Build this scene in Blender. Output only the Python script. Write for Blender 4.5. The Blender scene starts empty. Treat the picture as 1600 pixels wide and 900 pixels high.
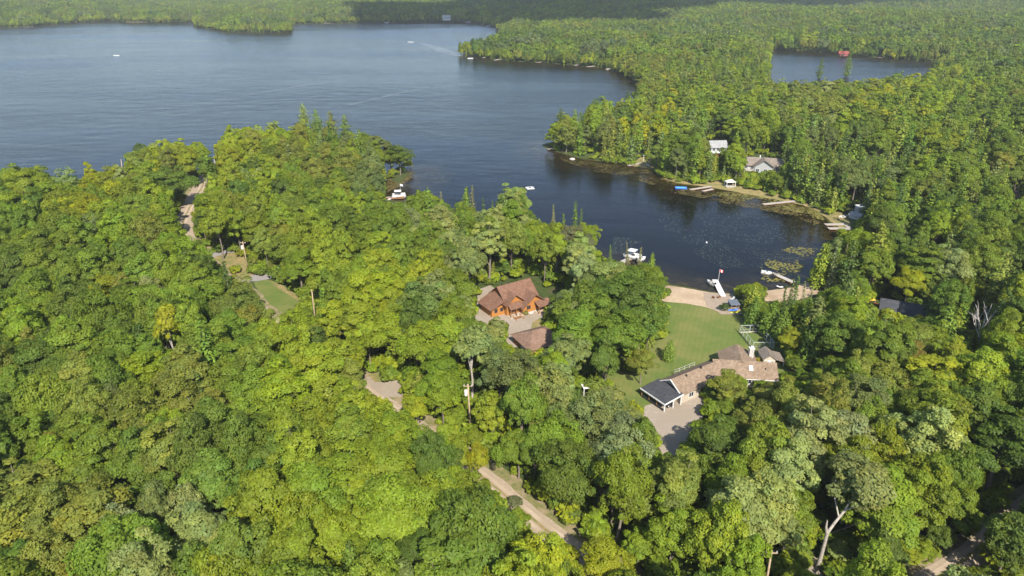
import bpy, bmesh, math, random
import numpy as np
from mathutils import Vector, Matrix
from mathutils import noise as mnoise

SC = bpy.context.scene
COL = SC.collection
rng = np.random.default_rng(11)
random.seed(7)

# ------------------------------------------------------------------ camera, sky, sun, exposure
CAM_H = 75.0
FPX = 1067.0                      # focal length in pixels of a 1600 wide picture
PITCH = math.radians(24.7)
SP, CP = math.sin(PITCH), math.cos(PITCH)
cam_d = bpy.data.cameras.new('camera')
cam_d.sensor_width = 36.0
cam_d.lens = 36.0 * FPX / 1600.0
cam_d.clip_start = 1.0
cam_d.clip_end = 30000.0
cam = bpy.data.objects.new('camera', cam_d)
COL.objects.link(cam)
cam.location = (0, 0, CAM_H)
cam.rotation_euler = (math.pi / 2 - PITCH, 0, 0)
SC.camera = cam

# the sun stands behind the camera: its light travels towards a picture point below the middle
SUN_PX = (600, 800)
_sx, _sy = (SUN_PX[0] - 800) / FPX, (450 - SUN_PX[1]) / FPX
sun_dir = Vector((_sx, _sy * SP + CP, _sy * CP - SP)).normalized()
SUN_EL = math.asin(-sun_dir.z)
SUN_AZ = math.atan2(-sun_dir.x, -sun_dir.y)      # compass bearing of the sun, from +Y towards +X
world = bpy.data.worlds.new('World')
SC.world = world
world.use_nodes = True
wn = world.node_tree.nodes
sky = wn.new('ShaderNodeTexSky')
sky.sky_type = 'NISHITA'
sky.sun_disc = False
sky.sun_elevation = SUN_EL
sky.sun_rotation = SUN_AZ
sky.altitude = 300
sky.dust_density = 0.5
sky.ozone_density = 1.0
wn['Background'].inputs['Strength'].default_value = 0.13
world.node_tree.links.new(sky.outputs[0], wn['Background'].inputs['Color'])
sun_d = bpy.data.lights.new('sun', 'SUN')
sun_d.energy = 4.7
sun_d.angle = math.radians(0.5)
sun_d.color = (1.0, 0.94, 0.84)
sun = bpy.data.objects.new('sun', sun_d)
COL.objects.link(sun)
sun.rotation_euler = sun_dir.to_track_quat('-Z', 'Y').to_euler()
sun.location = (0, -60, 140)
SC.view_settings.view_transform = 'Standard'
SC.view_settings.look = 'None'
SC.view_settings.gamma = 1.0
SC.view_settings.exposure = 0.95
SC.cycles.max_bounces = 8
SC.cycles.diffuse_bounces = 3
SC.cycles.transmission_bounces = 4
SC.cycles.transparent_max_bounces = 12
SC.cycles.use_denoising = True
try:
    SC.cycles.denoiser = 'OPENIMAGEDENOISE'
except Exception:
    pass


# ------------------------------------------------------------------ projection
def ray(px, py):
    x = (np.asarray(px, float) - 800) / FPX
    y = (450 - np.asarray(py, float)) / FPX
    return x, y * SP + CP, y * CP - SP


def unproj(px, py, z=0.0):
    dx, dy, dz = ray(px, py)
    t = (np.asarray(z, float) - CAM_H) / dz
    return np.stack([dx * t, dy * t, np.broadcast_to(z, np.shape(t)) + 0 * t], -1)


def proj(p):
    p = np.asarray(p, float)
    x, y, z = p[..., 0], p[..., 1], p[..., 2] - CAM_H
    d = y * CP - z * SP
    u = y * SP + z * CP
    return 800 + FPX * x / d, 450 - FPX * u / d, d


def in_poly(px, py, poly):
    px, py = np.asarray(px), np.asarray(py)
    res = np.zeros(px.shape, bool)
    n = len(poly)
    for i in range(n):
        x0, y0 = poly[i]
        x1, y1 = poly[(i + 1) % n]
        if y0 == y1:
            continue
        c = (y0 > py) != (y1 > py)
        res ^= c & (px < (x1 - x0) * (py - y0) / (y1 - y0) + x0)
    return res


# ------------------------------------------------------------------ the lakes: shore as (pixel x, pixel y, height of what is seen there)
SHORE_MAIN = [(-420, 300, 14), (-250, 268, 15), (0, 256, 15), (40, 254, 15), (70, 262, 15), (103, 279, 12), (112, 269, 14), (150, 246, 15),
              (185, 228, 15), (240, 216, 15), (300, 211, 15), (400, 190, 15), (445, 184, 15), (475, 172, 18), (520, 180, 17), (548, 192, 16),
              (560, 206, 15), (590, 216, 15), (618, 230, 15), (634, 246, 8), (646, 263, 0), (630, 267, 0), (612, 273, 0), (600, 286, 0), (598, 306, 0),
              (640, 322, 0), (690, 350, 0), (760, 365, 0), (810, 362, 0), (850, 385, 0), (900, 402, 0), (935, 408, 0), (960, 416, 0),
              (1000, 428, 0), (1042, 443, 0), (1075, 448, 0), (1110, 455, 0), (1145, 458, 0), (1170, 462, 0), (1195, 455, 0), (1240, 446, 0), (1262, 438, 0),
              (1285, 428, 0), (1302, 405, 0), (1312, 380, 0), (1312, 362, 0), (1298, 350, 0), (1290, 340, 0), (1275, 327, 0), (1250, 319, 0),
              (1210, 311, 0), (1150, 299, 0), (1100, 291, 0), (1060, 286, 0), (1030, 277, 0), (1010, 263, 0), (985, 259, 0), (930, 252, 0),
              (900, 247, 0), (880, 241, 0), (857, 234, 0), (848, 230, 0), (848, 222, 0), (854, 205, 6), (864, 190, 10), (882, 175, 13), (915, 159, 15),
              (940, 152, 15), (970, 150, 15), (998, 145, 8), (1001, 138, 0), (985, 123, 0), (965, 112, 0), (940, 106, 0), (900, 103, 0),
              (850, 98, 0), (800, 96, 0), (760, 91, 0), (722, 86, 0), (716, 72, 5), (722, 60, 16), (735, 56, 16), (770, 52, 16),
              (788, 47, 8), (780, 43, 0), (765, 39, 0), (745, 35, 0), (700, 33, 0), (600, 35, 0), (510, 37, 0), (452, 38, 0),
              (453, 46, 0), (449, 51, 0), (400, 51, 0), (355, 50, 0), (325, 45, 0), (306, 42, 0), (303, 34, 0), (250, 35, 0), (190, 34, 0),
              (180, 31.5, 0), (110, 36, 0), (45, 42.5, 0), (0, 43, 0), (-150, 45, 0), (-500, 60, 0), (-800, 150, 0)]
SHORE_POND = [(1203, 76, 0), (1250, 80, 0), (1300, 84, 0), (1380, 91, 0), (1420, 94, 0), (1450, 96.5, 0), (1472, 100, 0), (1466, 108, 10),
              (1440, 111, 16), (1400, 113, 16), (1340, 117, 16), (1290, 120, 16), (1215, 123, 16), (1198, 112, 12), (1198, 92, 4)]


def to_world(pts):
    a = np.array(pts, float)
    return unproj(a[:, 0], a[:, 1], a[:, 2])[:, :2]


def wiggle(P, step_k, amp_k, seed):
    """a closed outline cut finer, with natural small bays"""
    out = []
    n = len(P)
    for i in range(n):
        a, b = P[i], P[(i + 1) % n]
        L = np.hypot(*(b - a))
        d = np.hypot(*((a + b) / 2))
        m = max(1, int(L / (step_k * d)))
        m = min(m, 24)
        for k in range(m):
            q = a + (b - a) * k / m
            nz = mnoise.noise_vector(Vector((q[0] * 0.9 / (step_k * d * 4), q[1] * 0.9 / (step_k * d * 4), seed)))
            out.append(q + np.array([nz.x, nz.y]) * amp_k * d)
    return np.array(out)


WATER_MAIN = wiggle(to_world(SHORE_MAIN), 0.02, 0.006, 1.3)
WATER_POND = wiggle(to_world(SHORE_POND), 0.02, 0.004, 7.7)


def sdist(x, y, poly):
    """distance to an outline, positive outside"""
    x, y = np.asarray(x, float), np.asarray(y, float)
    if x.size == 1:
        x1, y1 = float(x.ravel()[0]), float(y.ravel()[0])
        A0 = np.asarray(poly)
        B0 = np.roll(A0, -1, 0)
        E0 = B0 - A0
        t = np.clip(((x1 - A0[:, 0]) * E0[:, 0] + (y1 - A0[:, 1]) * E0[:, 1]) / ((E0 ** 2).sum(1) + 1e-9), 0, 1)
        d = math.sqrt((((x1 - A0[:, 0] - E0[:, 0] * t) ** 2 + (y1 - A0[:, 1] - E0[:, 1] * t) ** 2)).min())
        cr = ((A0[:, 1] > y1) != (B0[:, 1] > y1)) & (x1 < E0[:, 0] * (y1 - A0[:, 1]) / np.where(E0[:, 1] == 0, 1e-9, E0[:, 1]) + A0[:, 0])
        return np.full(x.shape, -d if cr.sum() % 2 else d)
    d2 = np.full(x.shape, 1e18)
    n = len(poly)
    for i in range(n):
        ax, ay = poly[i]
        bx, by = poly[(i + 1) % n]
        ex, ey = bx - ax, by - ay
        L = ex * ex + ey * ey + 1e-9
        t = np.clip(((x - ax) * ex + (y - ay) * ey) / L, 0, 1)
        d2 = np.minimum(d2, (x - ax - ex * t) ** 2 + (y - ay - ey * t) ** 2)
    d = np.sqrt(d2)
    return np.where(in_poly(x, y, [tuple(p) for p in poly]), -d, d)


def shore_d(x, y):
    return np.minimum(sdist(x, y, WATER_MAIN), sdist(x, y, WATER_POND))


def ground_z(x, y, sd=None):
    x, y = np.asarray(x, float), np.asarray(y, float)
    if sd is None:
        sd = shore_d(x, y)
    land = np.minimum(0.085 * sd, 1.2) + np.clip((sd - 14) * 0.02, 0, 1.2)
    r = np.hypot(x, y)
    hill = np.clip((r - 420) / 1200, 0, 1) * np.clip(sd / 160, 0, 1)
    land = land + hill * (9 + 8 * np.sin(x / 210 + 1.0) * np.cos(y / 260) + 6 * np.sin(x / 97 + y / 150 + 2))
    land = land + np.clip((r - 2300) / 3000, 0, 1) * 45
    bed = np.maximum(0.13 * sd, -3.5)
    return np.where(sd > 0, land, bed)


def gpt(px, py, dz=0.0):
    """point of the ground seen at a picture point"""
    z = 1.0
    for _ in range(6):
        p = unproj(px, py, z)
        z = float(ground_z(p[0], p[1]))
    p = unproj(px, py, z)
    return Vector((p[0], p[1], z + dz))


def wpt(px, py, z=0.0):
    p = unproj(px, py, z)
    return Vector((p[0], p[1], z))


# ------------------------------------------------------------------ object helpers
def props(o, label=None, cat=None, group=None, kind=None):
    if label: o['label'] = label
    if cat: o['category'] = cat
    if group: o['group'] = group
    if kind: o['kind'] = kind
    return o


def empty(name, loc, rz=0.0, label=None, cat=None, group=None):
    o = bpy.data.objects.new(name, None)
    o.empty_display_size = 0.5
    COL.objects.link(o)
    o.location = loc
    o.rotation_euler = (0, 0, rz)
    return props(o, label, cat, group)


def np_mesh(name, V, faces, mats=(), midx=None, smooth=False):
    me = bpy.data.meshes.new(name)
    V = np.asarray(V, np.float32)
    k = faces.shape[1]
    me.vertices.add(len(V))
    me.vertices.foreach_set('co', V.ravel())
    me.loops.add(faces.size)
    me.loops.foreach_set('vertex_index', faces.ravel().astype(np.int32))
    me.polygons.add(len(faces))
    me.polygons.foreach_set('loop_start', np.arange(0, faces.size, k, dtype=np.int32))
    if midx is not None:
        me.polygons.foreach_set('material_index', np.asarray(midx, np.int32))
    if smooth:
        me.polygons.foreach_set('use_smooth', np.ones(len(faces), bool))
    for m in mats:
        me.materials.append(m)
    me.update(calc_edges=True)
    me.validate()
    return me


def link(name, me, parent=None):
    o = bpy.data.objects.new(name, me)
    COL.objects.link(o)
    if parent is not None:
        o.parent = parent
    return o


class MB:
    """collects solids and links them as one mesh object"""
    def __init__(self, M=None):
        self.v, self.f, self.M = [], [], M or Matrix.Identity(4)

    def add(self, vs, fs):
        b = len(self.v)
        self.v += [self.M @ Vector(q) for q in vs]
        self.f += [tuple(i + b for i in g) for g in fs]
        return self

    def box(self, x0, x1, y0, y1, z0, z1):
        return self.add([(x0, y0, z0), (x1, y0, z0), (x1, y1, z0), (x0, y1, z0), (x0, y0, z1), (x1, y0, z1), (x1, y1, z1), (x0, y1, z1)],
                        [(3, 2, 1, 0), (4, 5, 6, 7), (0, 1, 5, 4), (1, 2, 6, 5), (2, 3, 7, 6), (3, 0, 4, 7)])

    def cbox(self, c, s):
        return self.box(c[0] - s[0] / 2, c[0] + s[0] / 2, c[1] - s[1] / 2, c[1] + s[1] / 2, c[2] - s[2] / 2, c[2] + s[2] / 2)

    def slab(self, pts, t):
        """a flat outline given thickness t downwards"""
        n = len(pts)
        lo = [(p[0], p[1], p[2] - t) for p in pts]
        return self.add(list(pts) + lo, [tuple(range(n)), tuple(range(2 * n - 1, n - 1, -1))] +
                        [(i, n + i, n + (i + 1) % n, (i + 1) % n) for i in range(n)])

    def prism(self, pts, d):
        """an outline extruded along vector d"""
        n = len(pts)
        hi = [(p[0] + d[0], p[1] + d[1], p[2] + d[2]) for p in pts]
        return self.add(list(pts) + hi, [tuple(range(n - 1, -1, -1)), tuple(range(n, 2 * n))] +
                        [(i, (i + 1) % n, n + (i + 1) % n, n + i) for i in range(n)])

    def tube(self, P, R, n=6):
        P = [Vector(p) for p in P]
        vs, fs = [], []
        for i, p in enumerate(P):
            d = (P[min(i + 1, len(P) - 1)] - P[max(i - 1, 0)]).normalized()
            a = d.cross(Vector((0, 0, 1)))
            a = Vector((1, 0, 0)) if a.length < 1e-3 else a.normalized()
            b = d.cross(a)
            for k in range(n):
                t = 2 * math.pi * k / n
                vs.append(p + (a * math.cos(t) + b * math.sin(t)) * R[i])
        for i in range(len(P) - 1):
            for k in range(n):
                fs.append((i * n + k, i * n + (k + 1) % n, (i + 1) * n + (k + 1) % n, (i + 1) * n + k))
        fs.append(tuple(range(n - 1, -1, -1)))
        fs.append(tuple((len(P) - 1) * n + k for k in range(n)))
        return self.add(vs, fs)

    def build(self, name, m, parent=None, smooth=False):
        me = bpy.data.meshes.new(name)
        me.from_pydata([tuple(q) for q in self.v], [], self.f)
        bm = bmesh.new()
        bm.from_mesh(me)
        bmesh.ops.recalc_face_normals(bm, faces=bm.faces)
        bm.to_mesh(me)
        bm.free()
        me.materials.append(m)
        if smooth:
            for p in me.polygons: p.use_smooth = True
        return link(name, me, parent)


# ------------------------------------------------------------------ materials
def new_mat(name):
    m = bpy.data.materials.new(name)
    m.use_nodes = True
    m.node_tree.nodes.clear()
    return m, m.node_tree.nodes, m.node_tree.links


def coords(N, L, scale, loc=(0, 0, 0), rot=(0, 0, 0), src='Object'):
    if src == 'World':
        tc = N.new('ShaderNodeNewGeometry').outputs['Position']
    else:
        tc = N.new('ShaderNodeTexCoord').outputs['Object']
    mp = N.new('ShaderNodeMapping')
    mp.inputs['Scale'].default_value = scale if isinstance(scale, (tuple, list)) else (scale,) * 3
    mp.inputs['Location'].default_value = loc
    mp.inputs['Rotation'].default_value = rot
    L.new(tc, mp.inputs['Vector'])
    return mp.outputs[0]


def noise_tex(N, L, vec, scale=1.0, detail=4, rough=0.55):
    n = N.new('ShaderNodeTexNoise')
    n.inputs['Scale'].default_value = scale
    n.inputs['Detail'].default_value = detail
    n.inputs['Roughness'].default_value = rough
    L.new(vec, n.inputs['Vector'])
    return n.outputs['Fac']


def ramp(N, L, fac, stops):
    r = N.new('ShaderNodeValToRGB')
    e = r.color_ramp.elements
    while len(e) < len(stops): e.new(0.5)
    for k, (p, c) in enumerate(stops):
        e[k].position = p
        e[k].color = (*c, 1) if not isinstance(c, (int, float)) else (c, c, c, 1)
    L.new(fac, r.inputs['Fac'])
    return r.outputs['Color']


def mixc(N, L, fac, a, b, mode='MIX'):
    m = N.new('ShaderNodeMix')
    m.data_type = 'RGBA'
    m.blend_type = mode
    for s, v in ((m.inputs[0], fac), (m.inputs[6], a), (m.inputs[7], b)):
        if isinstance(v, (int, float)): s.default_value = v
        elif isinstance(v, tuple): s.default_value = (*v, 1)
        else: L.new(v, s)
    return m.outputs[2]


def rough_mat(name, c1, c2, scale=3.0, rough=0.8, bump=0.15, detail=5, c3=None, scale2=0.15, src='Object', spec=0.3, metal=0.0):
    """a matt surface: two colours of grain, an optional third in large patches, and a little relief"""
    m, N, L = new_mat(name)
    v = coords(N, L, 1.0, src=src)
    f = noise_tex(N, L, v, scale, detail)
    col = ramp(N, L, f, [(0.32, c1), (0.68, c2)])
    if c3:
        f2 = noise_tex(N, L, v, scale2, 4)
        col = mixc(N, L, ramp(N, L, f2, [(0.42, 0.0), (0.62, 1.0)]), col, c3)
    p = N.new('ShaderNodeBsdfPrincipled')
    p.inputs['Roughness'].default_value = rough
    p.inputs['Metallic'].default_value = metal
    p.inputs['Specular IOR Level'].default_value = spec
    L.new(col, p.inputs['Base Color'])
    if bump:
        b = N.new('ShaderNodeBump')
        b.inputs['Strength'].default_value = bump
        b.inputs['Distance'].default_value = 0.05
        L.new(f, b.inputs['Height'])
        L.new(b.outputs[0], p.inputs['Normal'])
    o = N.new('ShaderNodeOutputMaterial')
    L.new(p.outputs[0], o.inputs[0])
    return m


def shingle_mat(name, c1, c2, c3):
    m, N, L = new_mat(name)
    v = coords(N, L, 1.0)
    br = N.new('ShaderNodeTexVoronoi')
    br.inputs['Scale'].default_value = 3.2
    L.new(v, br.inputs['Vector'])
    sep = N.new('ShaderNodeSeparateColor')
    L.new(br.outputs['Color'], sep.inputs[0])
    col = ramp(N, L, sep.outputs[0], [(0.0, c1), (0.55, c2), (1.0, c3)])
    st = noise_tex(N, L, v, 0.5, 5)
    col = mixc(N, L, ramp(N, L, st, [(0.35, 0.0), (0.75, 0.45)]), col, tuple(x * 0.72 for x in c1))
    p = N.new('ShaderNodeBsdfPrincipled')
    p.inputs['Roughness'].default_value = 0.92
    p.inputs['Specular IOR Level'].default_value = 0.15
    L.new(col, p.inputs['Base Color'])
    w = N.new('ShaderNodeTexWave')
    w.bands_direction = 'Z'
    w.inputs['Scale'].default_value = 2.6
    w.inputs['Distortion'].default_value = 0.6
    L.new(v, w.inputs['Vector'])
    b = N.new('ShaderNodeBump')
    b.inputs['Strength'].default_value = 0.35
    b.inputs['Distance'].default_value = 0.04
    L.new(w.outputs['Fac'], b.inputs['Height'])
    L.new(b.outputs[0], p.inputs['Normal'])
    o = N.new('ShaderNodeOutputMaterial')
    L.new(p.outputs[0], o.inputs[0])
    return m


def siding_mat(name, c1, c2, scale=3.4, rough=0.6):
    m, N, L = new_mat(name)
    v = coords(N, L, 1.0)
    f = noise_tex(N, L, v, 2.5, 5)
    col = ramp(N, L, f, [(0.3, c1), (0.7, c2)])
    w = N.new('ShaderNodeTexWave')
    w.bands_direction = 'Z'
    w.inputs['Scale'].default_value = scale
    w.inputs['Distortion'].default_value = 0.1
    L.new(v, w.inputs['Vector'])
    p = N.new('ShaderNodeBsdfPrincipled')
    p.inputs['Roughness'].default_value = rough
    L.new(col, p.inputs['Base Color'])
    b = N.new('ShaderNodeBump')
    b.inputs['Strength'].default_value = 0.5
    b.inputs['Distance'].default_value = 0.05
    L.new(w.outputs['Fac'], b.inputs['Height'])
    L.new(b.outputs[0], p.inputs['Normal'])
    o = N.new('ShaderNodeOutputMaterial')
    L.new(p.outputs[0], o.inputs[0])
    return m


def foliage_mat(name, transl=0.3, gloss=0.06):
    """leaves: the tree's own tint times the variation stored on each leaf"""
    m, N, L = new_mat(name)
    a = N.new('ShaderNodeAttribute')
    a.attribute_type = 'INSTANCER'
    a.attribute_name = 'tint'
    b = N.new('ShaderNodeAttribute')
    b.attribute_type = 'GEOMETRY'
    b.attribute_name = 'leafvar'
    col = mixc(N, L, 1.0, a.outputs['Color'], b.outputs['Color'], 'MULTIPLY')
    d = N.new('ShaderNodeBsdfDiffuse')
    L.new(col, d.inputs['Color'])
    t = N.new('ShaderNodeBsdfTranslucent')
    tc = mixc(N, L, 1.0, col, (1.25, 1.3, 0.6), 'MULTIPLY')
    L.new(tc, t.inputs['Color'])
    mx = N.new('ShaderNodeMixShader')
    mx.inputs[0].default_value = transl
    L.new(d.outputs[0], mx.inputs[1])
    L.new(t.outputs[0], mx.inputs[2])
    g = N.new('ShaderNodeBsdfGlossy')
    g.inputs['Roughness'].default_value = 0.62
    g.inputs['Color'].default_value = (1, 1, 1, 1)
    m2 = N.new('ShaderNodeMixShader')
    m2.inputs[0].default_value = gloss
    L.new(mx.outputs[0], m2.inputs[1])
    L.new(g.outputs[0], m2.inputs[2])
    o = N.new('ShaderNodeOutputMaterial')
    L.new(m2.outputs[0], o.inputs[0])
    return m


MAT = {}
MAT['leaf'] = foliage_mat('leaf', 0.41, 0.012)
MAT['needle'] = foliage_mat('needle', 0.14, 0.008)
MAT['bark'] = rough_mat('bark', (0.10, 0.08, 0.06), (0.24, 0.20, 0.16), 4.0, 0.9, 0.5, src='World')
MAT['pale_bark'] = rough_mat('pale_bark', (0.22, 0.19, 0.16), (0.40, 0.36, 0.31), 3.0, 0.85, 0.4, src='World')
MAT['gravel'] = rough_mat('gravel', (0.27, 0.205, 0.145), (0.38, 0.30, 0.22), 2.5, 0.95, 0.4, c3=(0.30, 0.24, 0.165), scale2=0.22, src='World')
MAT['packed'] = rough_mat('packed_gravel', (0.37, 0.285, 0.20), (0.46, 0.365, 0.27), 2.0, 0.95, 0.2, c3=(0.33, 0.255, 0.18), scale2=0.25, src='World')
MAT['drive_gravel'] = rough_mat('drive_gravel', (0.245, 0.20, 0.155), (0.35, 0.295, 0.235), 2.5, 0.95, 0.3, c3=(0.27, 0.22, 0.165), scale2=0.18, src='World')
MAT['asphalt'] = rough_mat('asphalt', (0.20, 0.18, 0.17), (0.29, 0.265, 0.245), 5.0, 0.9, 0.2, src='World')
MAT['sand'] = rough_mat('sand', (0.38, 0.275, 0.175), (0.47, 0.355, 0.235), 1.2, 0.95, 0.2, c3=(0.32, 0.225, 0.14), scale2=0.16, src='World')
MAT['damp_sand'] = rough_mat('damp_sand', (0.28, 0.21, 0.15), (0.35, 0.27, 0.20), 2.0, 0.9, 0.2, c3=(0.28, 0.22, 0.16), scale2=0.5, src='World')
MAT['verge'] = rough_mat('verge', (0.10, 0.12, 0.035), (0.20, 0.17, 0.07), 1.6, 0.95, 0.5, c3=(0.26, 0.20, 0.12), scale2=0.5, src='World')
MAT['dry_grass'] = rough_mat('dry_grass', (0.20, 0.15, 0.055), (0.30, 0.22, 0.10), 1.2, 0.95, 0.4, c3=(0.15, 0.15, 0.045), scale2=0.4, src='World')
MAT['brown_shingle'] = shingle_mat('brown_shingle', (0.140, 0.074, 0.047), (0.175, 0.094, 0.062), (0.21, 0.118, 0.082))
MAT['garage_shingle'] = shingle_mat('garage_shingle', (0.165, 0.100, 0.070), (0.205, 0.128, 0.092), (0.245, 0.16, 0.12))
MAT['tan_shingle'] = shingle_mat('tan_shingle', (0.175, 0.125, 0.085), (0.225, 0.16, 0.11), (0.27, 0.20, 0.145))
MAT['grey_shingle'] = shingle_mat('grey_shingle', (0.16, 0.13, 0.105), (0.20, 0.165, 0.135), (0.245, 0.205, 0.17))
MAT['black_shingle'] = shingle_mat('black_shingle', (0.042, 0.044, 0.05), (0.055, 0.057, 0.064), (0.072, 0.074, 0.08))
MAT['blue_shingle'] = shingle_mat('blue_shingle', (0.085, 0.10, 0.125), (0.11, 0.13, 0.16), (0.135, 0.155, 0.19))
MAT['light_roof'] = shingle_mat('light_roof', (0.22, 0.22, 0.22), (0.28, 0.28, 0.28), (0.34, 0.34, 0.34))
MAT['orange_log'] = siding_mat('orange_log', (0.33, 0.132, 0.026), (0.42, 0.18, 0.042), 2.2)
MAT['cream_siding'] = siding_mat('cream_siding', (0.40, 0.345, 0.265), (0.47, 0.41, 0.32), 3.6)
MAT['grey_siding'] = siding_mat('grey_siding', (0.28, 0.29, 0.28), (0.36, 0.37, 0.36), 3.6)
MAT['pale_siding'] = siding_mat('pale_siding', (0.32, 0.34, 0.335), (0.39, 0.41, 0.40), 3.6)
MAT['red_siding'] = siding_mat('red_siding', (0.21, 0.045, 0.03), (0.28, 0.062, 0.042), 3.0)
MAT['white_paint'] = rough_mat('white_paint', (0.56, 0.555, 0.54), (0.66, 0.655, 0.64), 2.0, 0.5, 0.05)
MAT['stone'] = rough_mat('stone', (0.30, 0.28, 0.255), (0.48, 0.455, 0.42), 3.0, 0.85, 0.5)
MAT['deck_wood'] = rough_mat('deck_wood', (0.34, 0.27, 0.20), (0.46, 0.39, 0.31), 3.0, 0.85, 0.2)
MAT['grey_wood'] = rough_mat('grey_wood', (0.32, 0.29, 0.25), (0.43, 0.395, 0.345), 3.0, 0.85, 0.2)
MAT['brown_wood'] = rough_mat('brown_wood', (0.15, 0.075, 0.035), (0.25, 0.13, 0.06), 3.0, 0.8, 0.2)
MAT['pole_wood'] = rough_mat('pole_wood', (0.27, 0.20, 0.13), (0.42, 0.32, 0.20), 2.5, 0.85, 0.3)
MAT['dead_wood'] = rough_mat('dead_wood', (0.36, 0.33, 0.30), (0.52, 0.49, 0.45), 3.0, 0.9, 0.3)
MAT['fence_paint'] = rough_mat('fence_paint', (0.36, 0.40, 0.37), (0.46, 0.50, 0.47), 2.0, 0.6, 0.05)
MAT['dark'] = rough_mat('dark', (0.018, 0.018, 0.02), (0.035, 0.034, 0.034), 2.0, 0.7, 0.0)
MAT['metal'] = rough_mat('metal', (0.42, 0.43, 0.44), (0.55, 0.56, 0.57), 2.0, 0.4, 0.0, metal=0.7)
MAT['canvas'] = rough_mat('canvas', (0.50, 0.48, 0.44), (0.60, 0.58, 0.54), 2.0, 0.9, 0.1)
MAT['blue_plastic'] = rough_mat('blue_plastic', (0.03, 0.12, 0.46), (0.05, 0.17, 0.56), 1.5, 0.35, 0.0, spec=0.5)
MAT['lightblue'] = rough_mat('light_blue_vinyl', (0.08, 0.33, 0.52), (0.14, 0.43, 0.62), 1.5, 0.45, 0.0)
MAT['yellow_plastic'] = rough_mat('yellow_plastic', (0.60, 0.55, 0.03), (0.72, 0.66, 0.05), 1.5, 0.35, 0.0, spec=0.5)
MAT['amber_vinyl'] = rough_mat('amber_vinyl', (0.75, 0.36, 0.03), (0.85, 0.45, 0.05), 1.5, 0.6, 0.0)
MAT['red_paint'] = rough_mat('red_paint', (0.48, 0.035, 0.03), (0.58, 0.05, 0.04), 1.5, 0.5, 0.0)
MAT['orange_paint'] = rough_mat('orange_paint', (0.52, 0.14, 0.04), (0.6, 0.18, 0.06), 1.5, 0.6, 0.0)
MAT['green_paint'] = rough_mat('green_paint', (0.06, 0.27, 0.18), (0.08, 0.33, 0.22), 1.5, 0.5, 0.0)
MAT['rock'] = rough_mat('rock', (0.30, 0.27, 0.24), (0.52, 0.48, 0.43), 2.0, 0.9, 0.4)


def glass_mat():
    m, N, L = new_mat('window_glass')
    p = N.new('ShaderNodeBsdfPrincipled')
    p.inputs['Base Color'].default_value = (0.02, 0.025, 0.03, 1)
    p.inputs['Roughness'].default_value = 0.06
    o = N.new('ShaderNodeOutputMaterial')
    L.new(p.outputs[0], o.inputs[0])
    return m


MAT['glass'] = glass_mat()


def ground_mat():
    """forest litter on land, silt and weed on the lake bed (chosen by height), painted darker with depth for light lost in the water"""
    m, N, L = new_mat('forest_floor')
    v = coords(N, L, 1.0, src='World')
    f = noise_tex(N, L, v, 0.55, 6)
    land = ramp(N, L, f, [(0.3, (0.035, 0.045, 0.014)), (0.5, (0.05, 0.075, 0.018)), (0.7, (0.085, 0.07, 0.04))])
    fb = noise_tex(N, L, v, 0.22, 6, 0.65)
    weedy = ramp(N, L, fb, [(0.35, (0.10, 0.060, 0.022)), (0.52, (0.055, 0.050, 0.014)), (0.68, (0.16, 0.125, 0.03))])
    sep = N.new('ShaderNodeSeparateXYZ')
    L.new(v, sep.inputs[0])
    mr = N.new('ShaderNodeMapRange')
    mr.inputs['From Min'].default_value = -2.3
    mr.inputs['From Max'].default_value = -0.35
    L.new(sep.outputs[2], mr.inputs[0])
    bed = mixc(N, L, mr.outputs[0], (0.011, 0.012, 0.012), weedy)  # deep bed painted near black, standing in for the water's absorption
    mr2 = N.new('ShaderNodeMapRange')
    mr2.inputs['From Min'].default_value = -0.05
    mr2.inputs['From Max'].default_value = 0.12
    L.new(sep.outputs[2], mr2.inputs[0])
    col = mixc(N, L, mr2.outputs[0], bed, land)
    p = N.new('ShaderNodeBsdfPrincipled')
    p.inputs['Roughness'].default_value = 0.95
    p.inputs['Specular IOR Level'].default_value = 0.1
    L.new(col, p.inputs['Base Color'])
    b = N.new('ShaderNodeBump')
    b.inputs['Strength'].default_value = 0.6
    b.inputs['Distance'].default_value = 0.2
    L.new(f, b.inputs['Height'])
    L.new(b.outputs[0], p.inputs['Normal'])
    o = N.new('ShaderNodeOutputMaterial')
    L.new(p.outputs[0], o.inputs[0])
    return m


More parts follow.
